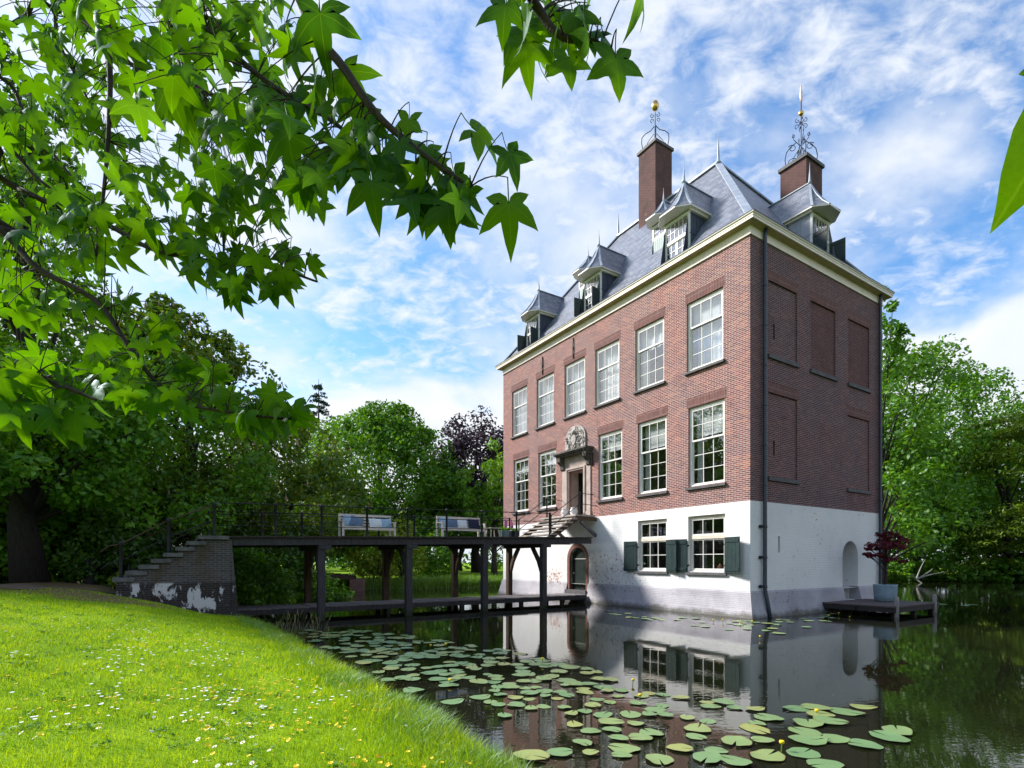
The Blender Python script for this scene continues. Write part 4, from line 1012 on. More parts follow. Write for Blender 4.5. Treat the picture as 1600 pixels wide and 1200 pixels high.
# ------------------------------------------------------------------ jetty with potted maple
def build_jetty():
    o = (4.05, -2.45, 0); t = hthing('jetty', 'low wooden landing stage below the arched niche', 'jetty', *o)
    x0, x1, y0, y1 = 4.05, 7.45, -2.45, -.06; n = 24; st = (x1-x0)/n
    pm = MB().box(-st/2+.005, st/2-.005, 0, y1-y0, -.045, 0).mesh('plank')
    for k in range(n):
        p = link('plank', pm, 'jetty_plank', t); p.location = (x0+st*(k+.5)-o[0], 0, .36+rnd.uniform(-.004,.004))
    for y in (y0+.05, (y0+y1)/2): shift(MB().box(x0+.02,x1-.02,y-.04,y+.04,.15,.312),o).build('beam','deck_dark',t)
    for x in (x0+.06, x1-.06): shift(MB().box(x-.04,x+.04,y0+.1,y1,.15,.311),o).build('beam','deck_dark',t)
    for x in (x0+.3,(x0+x1)/2,x1-.3):
        for y in (y0+.15,y1-.4): shift(MB().box(x-.07,x+.07,y-.07,y+.07,-.8,.15),o).build('pile','deck_dark',t)
    for x, y in ((x0+.12,y0+.02),(x1-.35,y0+.02)): shift(MB().lathe((x,y,-.6),[(.07,0),(.065,1.22),(.05,1.26),(.0,1.27)],10),o).build('mooring_post','post_grey',t,True)
build_jetty()

# ------------------------------------------------------------------ foliage tools
def leaf_quads(C, Rad, n_per, size, rng, flat=1., up=.5, out=.6, droop=0., aspect=.55, shell=.55):
    C = np.asarray(C, float); Rad = np.asarray(Rad, float); m = len(C)
    idx = np.repeat(np.arange(m), n_per); k = len(idx)
    d = rng.normal(size=(k,3)); d /= np.linalg.norm(d, axis=1)[:,None]
    r = rng.uniform(shell**3, 1, k)**(1/3); off = d*r[:,None]*Rad[idx][:,None]; off[:,2] *= flat
    p = C[idx]+off
    nrm = d*out+np.array([0,0,up])+rng.normal(size=(k,3))*.55; nrm /= np.linalg.norm(nrm, axis=1)[:,None]
    t = rng.normal(size=(k,3))+d*.5; t[:,2] -= droop; t -= nrm*(t*nrm).sum(1)[:,None]; t /= np.linalg.norm(t, axis=1)[:,None]
    b = np.cross(nrm, t); s = size*rng.uniform(.6,1.35,k)[:,None]
    V = np.empty((k,4,3)); V[:,0] = p-t*s*.5; V[:,1] = p+b*s*aspect*.5+t*s*.05-nrm*s*.06; V[:,2] = p+t*s*.5-nrm*s*.12; V[:,3] = p-b*s*aspect*.5+t*s*.05-nrm*s*.06
    return V.reshape(-1,3)
def quads(n): return np.arange(n*4).reshape(-1,4)
def crown_clumps(ells, n, rng, rmin=.16, rmax=.30, low=-.5):
    C, Rr = [], []
    vol = np.array([e[3]*e[4]+e[3]*e[5]+e[4]*e[5] for e in ells]); w = vol/vol.sum()
    for i in rng.choice(len(ells), n, p=w):
        cx, cy, cz, rx, ry, rz = ells[i]; d = rng.normal(size=3); d /= np.linalg.norm(d)
        if d[2] < low: d[2] = rng.uniform(low, .4)
        q = rng.uniform(.55,1.0)**.5; C.append((cx+d[0]*rx*q, cy+d[1]*ry*q, cz+d[2]*rz*q)); Rr.append(rng.uniform(rmin,rmax)*(rx+ry+rz)/3)
    return np.array(C), np.array(Rr)
def limb(mb, a, b, r0, r1, rng, sag=.12, n=6):
    a, b = Vector(a), Vector(b); L = (b-a).length; mid = a.lerp(b,.5)+Vector((rng.normal()*L*.07, rng.normal()*L*.07, L*sag)); pts = []
    for k in range(n+1):
        t = k/n; pts.append(a*(1-t)**2+mid*2*t*(1-t)+b*t*t)
    mb.tube(pts, [r0+(r1-r0)*k/n for k in range(n+1)], 6, False)
def tree(name, label, x, y, h, tr, ells, clumps, per, size, mat, seed, cat='tree', group=None, bark='bark', flat=1., up=.5, droop=0., rmin=.16, rmax=.30, limbs=14, lean=(0,0), zbase=None, low=-.5, blossom=0, shell=.55, aspect=.55):
    rng = np.random.default_rng(seed); zb = gz(x, y) if zbase is None else zbase
    t = thing(name, label, cat, (x, y, zb), 0, group)
    C, Rr = crown_clumps(ells, clumps, rng, rmin, rmax, low)
    V = leaf_quads(C, Rr, per, size, rng, flat, up, .6, droop, aspect, shell)
    link('crown', np_mesh('crown', V, quads(len(V)//4), mat), None, t)
    m = MB(); top = Vector((lean[0],lean[1],h*.82)); k = 7
    m.tube([Vector((0,0,-.3)).lerp(top, q/k)+Vector((rng.normal()*tr*.25, rng.normal()*tr*.25, 0))*(1 if 0 < q < k else 0) for q in range(k+1)], [tr*(1.35 if q == 0 else 1.0)*(1-.86*q/k) for q in range(k+1)], 10)
    order = rng.choice(len(C), min(limbs, len(C)), replace=False)
    for i in order:
        c = Vector(C[i]); f = min(.9, max(.12, (c.z/h)*rng.uniform(.45,.75))); limb(m, Vector((0,0,0)).lerp(top, f), c, tr*.28*(1-f*.6), .02, rng)
    m.build('trunk', bark, t, True, False)
    if blossom:
        idx = rng.choice(len(C), blossom); d = rng.normal(size=(blossom,3)); d[:,2] = abs(d[:,2])*.6; d /= np.linalg.norm(d,axis=1)[:,None]
        P = C[idx]+d*Rr[idx][:,None]*1.03; bm = MB()
        for p in P: bm.lathe(p, [(.02,-.06),(.05,.0),(.035,.10),(.003,.22)], 4)
        bm.build('blossom', 'blossom', t)
    return t
plain('blossom', (.30, .17, .13), (.36, .24, .17), 6, .8, 0)

# potted maple on the jetty
mp = hw(6.30, -1.22, .36)
pot = thing('plant_pot', 'round grey-blue pot holding the red maple on the landing stage', 'pot', tuple(mp))
MB().lathe((0,0,0), [(.26,0),(.32,.03),(.355,.25),(.37,.58),(.375,.62),(.345,.62),(.335,.55)], 28).build('vessel', 'pot_blue', pot, True)
MB().lathe((0,0,0), [(.33,.5),(.33,.55),(.0,.56)], 20).build('soil', 'soil', pot)
tree('maple_tree', 'small dark red maple growing in the grey-blue pot', mp.x, mp.y, 1.75, .03, [(.05,0,1.45,.62,.62,.26),(-.45,-.15,1.15,.36,.36,.18),(.35,.1,1.62,.5,.5,.24),(.1,.0,1.85,.4,.4,.14),(.2,-.2,.95,.45,.4,.12)], 60, 62, .085, 'leaf_maple', 3, bark='bark_dark', flat=.45, droop=.4, rmin=.28, rmax=.5, limbs=22, zbase=.88, low=-.3, shell=.1)

# ------------------------------------------------------------------ trees and shrubs
def gp(px, d): return (px-800)/830*d, d
# left: the big chestnuts behind the lawn
tree('chestnut_tree', 'huge dark chestnut with thick trunk at the left behind the lawn', -14.1, 15.6, 18, .37,
     [(-.6,0,10.0,1.7,2.0,4.6),(-2.5,2.0,4.6,4.2,4,3.2),(2.4,2.0,4.4,3.4,3.6,2.8),(-.9,.5,14.5,1.4,1.6,2.6),(.3,-.6,4.4,3.6,2.2,2.0),(.6,-.9,3.3,3.2,1.6,1.0)], 250, 190, .19, 'leaf_mid', 11, bark='bark_dark', rmin=.16, rmax=.3, limbs=30, low=-.9)
tree('chestnut_tree', 'broad flowering chestnut with pinkish blossom candles behind the stair', -14.8, 24.5, 12.6, .40,
     [(0,0,7.0,3.9,4.6,5.0),(-3.6,0,4.2,3.8,3.6,3.2),(2.8,.5,3.8,3.4,3.4,2.8),(0,-1,3.0,5,3.4,2.4),(-.4,0,10.4,2.4,3,2.4)], 280, 150, .24, 'leaf_chestnut', 12, bark='bark_dark', rmin=.15, rmax=.27, limbs=26, low=-.9, blossom=240)
tree('chestnut_tree', 'dark chestnut filling the gap left of the stair', -20.5, 21.5, 15, .40,
     [(0,0,7.5,5.6,5.2,6.4),(0,-1.5,3.6,5.6,4,3.2)], 200, 130, .27, 'leaf_dark', 13, bark='bark_dark', limbs=18, low=-.95)
tree('chestnut_tree', 'yellow-green chestnut with rusty young leaves left of the round maple', -15.0, 36.0, 11.5, .34,
     [(0,0,6.4,4.6,4.4,4.6),(2.2,-.5,4.2,3.6,3.4,3.4),(-3,0,4,3.4,3,3.2)], 170, 95, .34, 'leaf_chestnut', 14, bark='bark_dark', limbs=16, low=-.9, blossom=120)
tree('maple_tree', 'large round fresh green maple in the middle of the far bank', -12.6, 50.0, 15.6, .42,
     [(0,0,8.8,7.2,6.2,6.4),(-3.4,0,5.2,4.8,4.4,4.2),(4.2,-.5,5.8,4.6,4.4,4.2),(.6,0,12.9,4.4,4,2.7)], 350, 120, .38, 'leaf_mid', 15, limbs=24, low=-.9)
tree('copper_beech', 'dark purple copper beech beside the left edge of the house', -3.6, 55.0, 16.6, .5,
     [(0,0,9.4,5.2,5,6.8),(-2.6,0,6.5,3.6,3.4,4),(2.6,0,8,3.6,3.6,4.6)], 240, 130, .36, 'leaf_purple', 16, bark='bark_dark', limbs=34, low=-.8)
tree('ash_tree', 'airy light green tree in front of the copper beech', -1.55, 47.0, 12.2, .26,
     [(0,0,8.2,3.0,3,3.6),(1.0,0,5.2,3.0,2.6,2.6),(-1.6,0,5.6,2.2,2.2,2.2)], 90, 75, .32, 'leaf_bright', 17, limbs=36, low=-.6, rmin=.16, rmax=.28, bark='bark')
def conifer(x, y, h, r, label, seed):
    rng = np.random.default_rng(seed); t = thing('fir_tree', label, 'tree', (x, y, gz(x, y))); C, Rr = [], []
    for lv in range(26):
        f = lv/26; z = h*(.12+.88*f); rad = r*(1-f)**.8+.15
        for k in range(int(11*(1-f))+3):
            a = rng.uniform(0,6.283)
            for q in (.4,.7,1.): C.append((math.cos(a)*rad*q, math.sin(a)*rad*q, z-rad*q*.22+rng.normal()*.15)); Rr.append(.30+.5*(1-f)*(1.1-q*.4))
    V = leaf_quads(C, Rr, 22, .34, rng, .4, .5, .5, .3, .35, .1); link('crown', np_mesh('crown', V, quads(len(V)//4), 'leaf_conifer'), None, t)
    m = MB(); m.tube([(0,0,-.3),(0,0,h*.5),(0,0,h+.2)], [.35,.2,.02], 8); m.build('trunk', 'bark_dark', t, True, False)
conifer(-22.2, 61.0, 21.8, 4.4, 'dark pointed fir rising behind the round maple', 18)
conifer(-31.5, 63.0, 16.4, 2.6, 'smaller pointed fir left of the tall one', 19)
# right of the house
tree('lime_tree', 'tall airy lime tree rising behind the right corner of the house', 27.0, 39.0, 23, .42,
     [(0,0,13.0,3.4,4,7.4),(1.6,0,7,4.2,4,4.5),(-.9,0,19.5,2.2,2.4,3.2)], 170, 75, .34, 'leaf_mid', 21, limbs=30, low=-.7, rmin=.14, rmax=.26)
tree('elm_tree', 'bright leafy elm on the right bank next to the house wall', 38.3, 50.5, 22.6, .46,
     [(0,0,13.6,5.0,5,8.4),(-3.6,0,9.0,4.4,4,6.4),(2.6,-.5,7.8,4.4,4,5.4),(0,-1,3.8,6,3,3.2)], 320, 110, .36, 'leaf_mid', 22, limbs=30, low=-.9)
tree('oak_tree', 'darker spreading tree behind the bright elm', 49.5, 57.0, 22.4, .5,
     [(0,0,14,6.0,5,7.4),(-3,0,8,5,4,6),(4,0,8,5,4,6)], 230, 100, .40, 'leaf_mid', 23, limbs=24, low=-.9)
tree('hemlock_tree', 'yellow-green tree with layered drooping boughs at the right edge', 44.8, 48.0, 15.4, .36,
     [(0,0,7.6,5.4,5,7.0),(.4,0,3.4,6.6,5,3.0),(0,0,12.2,3.4,3.2,2.8)], 330, 80, .34, 'leaf_hemlock', 24, bark='bark_dark', flat=.28, up=.9, droop=.7, rmin=.22, rmax=.36, limbs=20, low=-.95, shell=.15, aspect=.4)
tree('oak_tree', 'round green tree at the far right behind the drooping one', 57.5, 55.0, 18.6, .5, [(0,0,10.5,6.5,6,7.4),(-2,0,5.5,6,5,4.5)], 170, 95, .42, 'leaf_bright', 25, limbs=18, low=-.9)
# unseen elms added behind the viewer to cut skylight on the side wall
def copy_tree(src, x, y, label, rz, sc=1.):
    o = src.copy(); COL.objects.link(o); o.location = (x, y, max(.3, gz(x, y))); o.rotation_euler = (0,0,rz); o.scale = (sc,)*3; o['label'] = label; o['group'] = 'unseen trees added behind the viewer to cut skylight'
    for c in src.children: d = c.copy(); COL.objects.link(d); d.parent = o
    return o
elm = bpy.data.objects['elm_tree']
for k, (x, y, sc) in enumerate(((84,4,1.1),(66,-24,1.1),(42,-40,1.1),(22,-44,1.0),(4,-45,1.1),(-14,-40,1.1),(-28,-26,1.0))):
    copy_tree(elm, x, y, 'unseen elm added behind the viewer to cut skylight, '+('farthest to the right','second from the right','third from the right','in the middle','third from the left','second from the left','farthest to the left')[k], k*1.3, sc)
# wood on the left, outside the frame: it shows in the windows and in the moat
for k, (x, y, h, mt) in enumerate(((-30,27,16,'leaf_mid'),(-27,12,15,'leaf_mid'),(-38,18,18,'leaf_dark'),(-40,36,18,'leaf_mid'),(-33,46,17,'leaf_mid'))):
    tree('oak_tree', ('mid green oak left of the dark chestnut','oak outside the left edge level with the lawn','dark oak farthest to the left','oak behind the left wood edge','oak on the far left bank beyond the moat arm')[k], x, y, h, .42,
         [(0,0,h*.55,5.4,5.4,h*.42),(0,0,h*.28,5.6,5.4,h*.24)], 120, 85, .42, mt, 30+k, bark='bark_dark', limbs=12, low=-.9)
def shrub(x, y, rx, ry, h, mat, seed, label, clumps=46, per=70, size=.16, flat=.9, group=None, name='shrub', zb=None, droop=0.):
    rng = np.random.default_rng(seed); z0 = gz(x, y) if zb is None else zb; t = thing(name, label, 'shrub', (x, y, z0), 0, group)
    C, Rr = crown_clumps([(0,0,h*.48,rx,ry,h*.52)], clumps, rng, .24, .40, -.8); C[:,2] = np.maximum(C[:,2], .05)
    V = leaf_quads(C, Rr, per, size, rng, flat, .5, .6, droop); V[:,2] = np.maximum(V[:,2], .0+.02*rng.random(len(V))-z0*(zb is not None and zb < .1)*0)
    link('foliage', np_mesh('foliage', V, quads(len(V)//4), mat), None, t)
    m = MB()
    for i in rng.choice(len(C), min(9,len(C)), replace=False): limb(m, (rng.normal()*.08, rng.normal()*.08, -.1), C[i], .03, .006, rng, .1, 4)
    m.build('stems', 'bark_dark', t, True, False)
shrub(-9.5, 18.6, 1.7, 1.6, 2.0, 'leaf_mid', 41, 'leafy bush hanging over the water just beyond the stair', 70, 90, .17)
shrub(-10.6, 22.3, 2.2, 1.8, 2.6, 'leaf_dark', 42, 'dark bush behind the stair by the moat', 70, 80, .2)
shrub(-9.9, 25.8, 1.8, 1.6, 1.9, 'leaf_mid', 43, 'low bush between the stair and the small bridge', 60, 70, .2)
shrub(-16.2, 18.2, 2.8, 2.0, 3.4, 'leaf_mid', 44, 'shrub under the chestnuts left of the stair', 80, 80, .22)
shrub(-12.2, 16.8, 1.3, 1.2, 2.2, 'leaf_dark', 45, 'dark shrub right behind the stair foot', 50, 80, .17)
shrub(-15.2, 19.0, 2.4, 1.6, 3.0, 'leaf_dark', 49, 'dark shrub in the shade behind the big trunk', 70, 80, .2)
shrub(-19.5, 18.0, 2.6, 1.8, 3.4, 'leaf_dark', 39, 'dark shrub at the left edge under the chestnuts', 70, 80, .22)
shrub(-11.5, 15.6, .34, .34, .5, 'leaf_yellow', 46, 'small yellow-green sapling at the path edge by the trunk', 14, 26, .13)
shrub(-9.2, 38.5, 2.6, 2.0, 3.6, 'leaf_bright', 47, 'pale flowering bush on the far bank seen under the footbridge', 70, 80, .26)
shrub(-5.9, 41.0, 1.9, 1.8, 3.2, 'leaf_mid', 48, 'green bush right of the pale one on the far bank', 60, 70, .26)
for k, (x, y, h) in enumerate(((-8.9,32.5,3.9),(-7.4,33.6,3.9))):
    shrub(x, y+2.4, 1.5, 1.4, h, 'leaf_yellow', 50+k, ('left yellow-green shrub behind the bench nearer the stair','right yellow-green shrub behind the bench nearer the stair')[k], 44, 56, .26, group='yellow-green shrubs behind the benches')
for k, (x, y, rx, h) in enumerate(((25.5,48.6,3.2,3.4),(30.5,49.2,3.4,2.6),(35.2,49.4,3.2,2.2),(40.0,48.6,3.0,2.0),(44.5,47.2,3.0,2.4),(50.0,44.8,3.4,2.8))):
    shrub(x, y, rx, 2.0, h, 'leaf_mid', 60+k, ('tall bank shrub behind the red maple','bank shrub right of the red maple','low spreading bank shrub under the bright elm','low bank shrub left of the drooping tree','bank shrub at the foot of the drooping tree','bank shrub at the right edge of the picture')[k], 60, 70, .30, .55, droop=.5, group='shrubs along the right bank')
def fallen_branch():
    rng = np.random.default_rng(3); m = MB(); a = Vector(at(1432, 905, 45.5)); 
    for dx, dy, dz in ((1.6,.3,.9),(2.4,-.2,.6),(.9,.2,1.7),(-.7,-.3,.5),(.3,-.6,-.5)): limb(m, a, a+Vector((dx,dy,dz)), .07, .015, rng, .1, 5)
    tag(m.build('fallen_branch', 'post_grey', None, True), 'bare grey branch leaning out over the water at the right bank', 'branch')
fallen_branch()
# far wood, one mass
def far_wood():
    rng = np.random.default_rng(77); C, Rr = [], []
    for k in range(760):
        a = R(rng.uniform(-100, 80)); d = rng.uniform(66, 88); h = rng.uniform(0,1)**1.5*(9.5+2.5*math.sin(a*9)); C.append((math.sin(a)*d, math.cos(a)*d, .6+h)); Rr.append(rng.uniform(1.6,2.8))
    V = leaf_quads(C, Rr, 60, .62, rng, .9); o = link('wood', np_mesh('wood', V, quads(len(V)//4), 'leaf_dark'), None)
    o['kind'] = 'stuff'; o['label'] = 'dark mass of the distant wood around the park'
far_wood()
for k, (px, d) in enumerate(((655,62),(720,61),(770,63))):
    x, y = gp(px, d); tree('lawn_tree', ('yellow-green tree behind the lawn, seen between the benches','yellow-green tree behind the lawn, seen over the bench nearer the house','yellow-green tree behind the lawn, seen over the foxgloves')[k], x, y, 8.5, .2, [(0,0,5.8,3.0,2.6,2.3),(1,0,4.6,2.6,2.4,1.4)], 60, 70, .36, 'leaf_yellow', 55+k, limbs=8, bark='bark_dark', group='yellow-green trees at the back of the lawn')
def tree_row():   # trunks standing on the far lawn
    for k, (px, d) in enumerate(((705,50),(672,56),(560,52))):
        x, y = gp(px, d); tree('lawn_tree', ('slim tree trunk on the far lawn under the footbridge','tree at the back of the far lawn near the white seat','tree at the back of the far lawn behind the bushes')[k], x, y, 9, .2, [(0,0,6.0,3.2,3,2.6),(0,0,4.2,3.4,3,1.6)], 60, 70, .34, 'leaf_dark' if k else 'leaf_mid', 90+k, limbs=8, bark='bark_dark')
tree_row()
def far_seat():
    x, y = gp(684, 57.5); t = thing('white_seat', 'tiny white seat under the trees at the back of the far lawn', 'bench', (x, y, gz(x,y)))
    MB().box(-.75,.75,-.2,.2,.40,.46).build('seat','white_paint',t); MB().box(-.75,.75,.18,.24,.5,.85).build('backrest','white_paint',t)
    for a in (-.65,.65): MB().box(a-.04,a+.04,-.18,.2,0,.399).build('leg','white_paint',t)
far_seat()
def small_bridge():
    x, y = gp(505, 32.6); t = thing('park_bridge', 'small low arched bridge over the moat arm in the background', 'bridge', (x, y, 0), R(12)); n = 14; L = 6.2; m = MB(); a = []
    for k in range(n+1):
        u = -L/2-1.2+L*k/n; z = .72+.32*math.cos((k/n-.5)*2.6); a.append((u,z))
    for k in range(n):
        (u0,z0),(u1,z1) = a[k],a[k+1]
        for yy in (-.75,.75): m.bar((u0,yy,z0),(u1,yy,z1),.10,.22)
    m.build('arched_beam','timber_brown',t)
    for k in range(n):
        (u0,z0),(u1,z1) = a[k],a[k+1]; MB().bar(((u0+u1)/2-.2,0,(z0+z1)/2+.13),((u0+u1)/2+.2,0,(z0+z1)/2+.131),1.6,.04).build('plank','deck_dark',t)
    for u in (-L/2-1.2,L/2-1.1): MB().box(u-.35,u+.45,-1.0,1.0,-.6,.72).build('abutment','brick_dark',t)
small_bridge()
def bin_():
    x, y = gp(145, 16.2); t = thing('litter_bin', 'black litter bin with pale top plate among the trees left of the stair', 'bin', (x, y, gz(x,y)))
    MB().lathe((0,0,-.05),[(.17,0),(.19,.1),(.20,.72),(.21,.76),(.15,.80)],14).build('body','bin_black',t,True); MB().box(-.07,.05,-.02,.0,.80,.84).build('plate','lamp_white',t)
bin_()

# ------------------------------------------------------------------ water lilies
def pad_mesh(seed):
    r = random.Random(seed); n = 26; m = MB(); c = m.V((0,0,.012)); ring1, ring2 = [], []; notch = R(9+seed%4*2); uvd = {0:(0,0)}
    for k in range(n+1):
        a = notch/2+(2*math.pi-notch)*k/n; q = 1+.05*math.sin(3*a+seed)+.03*math.sin(7*a+2*seed)
        z = .010+.014*math.sin(2*a+seed)*(seed%3)*.6+(.03*max(0,math.sin(a+seed*1.7))**6 if seed%2 else 0)
        i = m.V((math.cos(a)*.55*q, math.sin(a)*.48*q, .010)); ring1.append(i); uvd[i] = (a,.5)
        i = m.V((math.cos(a)*q, math.sin(a)*.86*q, z)); ring2.append(i); uvd[i] = (a,1)
    for k in range(n):
        m.f.append([c,ring1[k],ring1[k+1]]); m.f.append([ring1[k],ring2[k],ring2[k+1],ring1[k+1]])
    me = m.mesh('lily_pad', True, False); lay = me.uv_layers.new(name='UVMap')
    for l in me.loops: lay.data[l.index].uv = uvd[l.vertex_index]
    me.materials.append(MAT['lily_pad']); return me
PADS = [pad_mesh(s) for s in range(10)]
def in_poly(p, poly):
    x, y = p; r = False; n = len(poly)
    for i in range(n):
        (x0,y0),(x1,y1) = poly[i], poly[(i+1) % n]
        if (y0 > y) != (y1 > y) and x < (x1-x0)*(y-y0)/(y1-y0)+x0: r = not r
    return r
def wp(px, py): d = CAMZ*830/(py-878); return ((px-800)/830*d, d)
placed = []
def pads(poly_px, n, r0, r1, label, group, seed, sep=.8, want=None):
    rr = random.Random(seed); poly = [wp(*p) for p in poly_px]; xs = [p[0] for p in poly]; ys = [p[1] for p in poly]; k = 0; tries = 0
    while k < n and tries < n*120:
        tries += 1; p = (rr.uniform(min(xs),max(xs)), rr.uniform(min(ys),max(ys)))
        if not in_poly(p, poly): continue
        if sdf(np.array([p]))[0] > -.05: continue
        dx, dy = p[0]-HC[0], p[1]-HC[1]; lx = dx*HV[0]+dy*HV[1]; ly = dx*HU[0]+dy*HU[1]
        if -.45 < lx < HW_+.4 and -.45 < ly < HL_+.4: continue
        if 3.8 < lx < 7.6 and -2.6 < ly < 0: continue
        s = rr.uniform(r0,r1)
        if any((q[0]-p[0])**2+(q[1]-p[1])**2 < ((q[2]+s)*sep)**2 for q in placed): continue
        put_pad(p, s, rr, label, group); k += 1
def put_pad(p, s, rr, label, group):
    placed.append((p[0],p[1],s)); o = bpy.data.objects.new('lily_pad', rr.choice(PADS)); COL.objects.link(o)
    o.location = (p[0],p[1],.003+len(placed)%9*.0022); o.scale = (s*rr.uniform(.92,1.1),s*rr.uniform(.92,1.1),s*3); o.rotation_euler = (rr.uniform(-.012,.012),rr.uniform(-.012,.012),rr.uniform(0,6.28)); tag(o,label,'lily pad',group)
rr = random.Random(4)
def nth(k): return ('first','second','third','fourth','fifth','sixth','seventh','eighth','ninth','tenth','eleventh','twelfth','thirteenth','fourteenth','fifteenth','sixteenth')[k]
for k_, (px, py) in enumerate(sorted(((1243,1108),(1275,1107),(1282,1118),(1322,1113),(1348,1105),(1263,1131),(1297,1129),(1258,1145),(1263,1158),(1300,1155),(1351,1165),(1388,1153),(1402,1143),(1255,1178)))):
    put_pad(wp(px,py), rr.uniform(.15,.185), rr, nth(k_)+' lily pad from the left in the small open group at the right', 'open group of lily pads on the right')
for k_, (px, py) in enumerate(sorted(((1017,1146),(975,1170),(1150,1161),(1030,1188),(830,1183),(875,1178),(955,1130),(985,1117),(1090,1140),(1200,1122),(1130,1098),(1180,1140),(1200,1182),(1105,1186),(1290,1196),(1150,1192)))):
    put_pad(wp(px,py), rr.uniform(.13,.17), rr, nth(k_)+' from the left of the large lily pads at the bottom edge', 'large lily pads in the foreground')
pads([(735,1050),(905,1068),(1010,1082),(1190,1108),(1215,1150),(1180,1197),(900,1197),(840,1165),(760,1110)], 64, .085, .13, 'loosely spread lily pad between the raft and the foreground', 'lily pads spread over the reflection of the house', 5, .80)
pads([(452,985),(560,985),(720,1005),(890,1035),(985,1068),(900,1088),(790,1092),(690,1100),(620,1070),(540,1028)], 180, .115, .17, 'lily pad in the dense raft along the grassy bank', 'dense raft of lily pads by the bank', 6, .54)
pads([(925,952),(1040,963),(1180,970),(1330,951),(1290,975),(1240,990),(1190,992),(1060,978),(960,962)], 52, .10, .17, 'lily pad in the band floating along the foot of the house', 'lily pads along the foot of the house', 7, .66)
pads([(1450,944),(1525,944),(1525,948),(1450,948)], 4, .16, .22, 'lily pad off the right end of the landing stage', 'lily pads beyond the landing stage', 8)
def lily_flower(px, py, k):
    p = wp(px, py); t = thing('water_lily', 'yellow globe flower of a water lily standing just above the pads', 'flower', (p[0],p[1],0), 0, 'yellow water lilies')
    h = .035+.02*(k%3); m = MB(); m.tube([(0,0,-.1),(.01,0,h)], .006, 5); m.build('stem','stem_green',t)
    m = MB(); m.lathe((.01,0,h),[(.005,0),(.019,.006),(.025,.021),(.021,.034),(.009,.03)],9); m.build('blossom','petal_yellow',t,True)
for k, (px, py) in enumerate(((1275,1117),(988,1070),(847,1037),(1175,973),(1114,972),(1129,973),(1156,977),(1200,960),(1294,966),(1327,966),(1187,999),(696,1013),(672,1012),(702,1070),(1220,1175),(999,1092),(1255,962),(1310,962))): lily_flower(px, py, k)

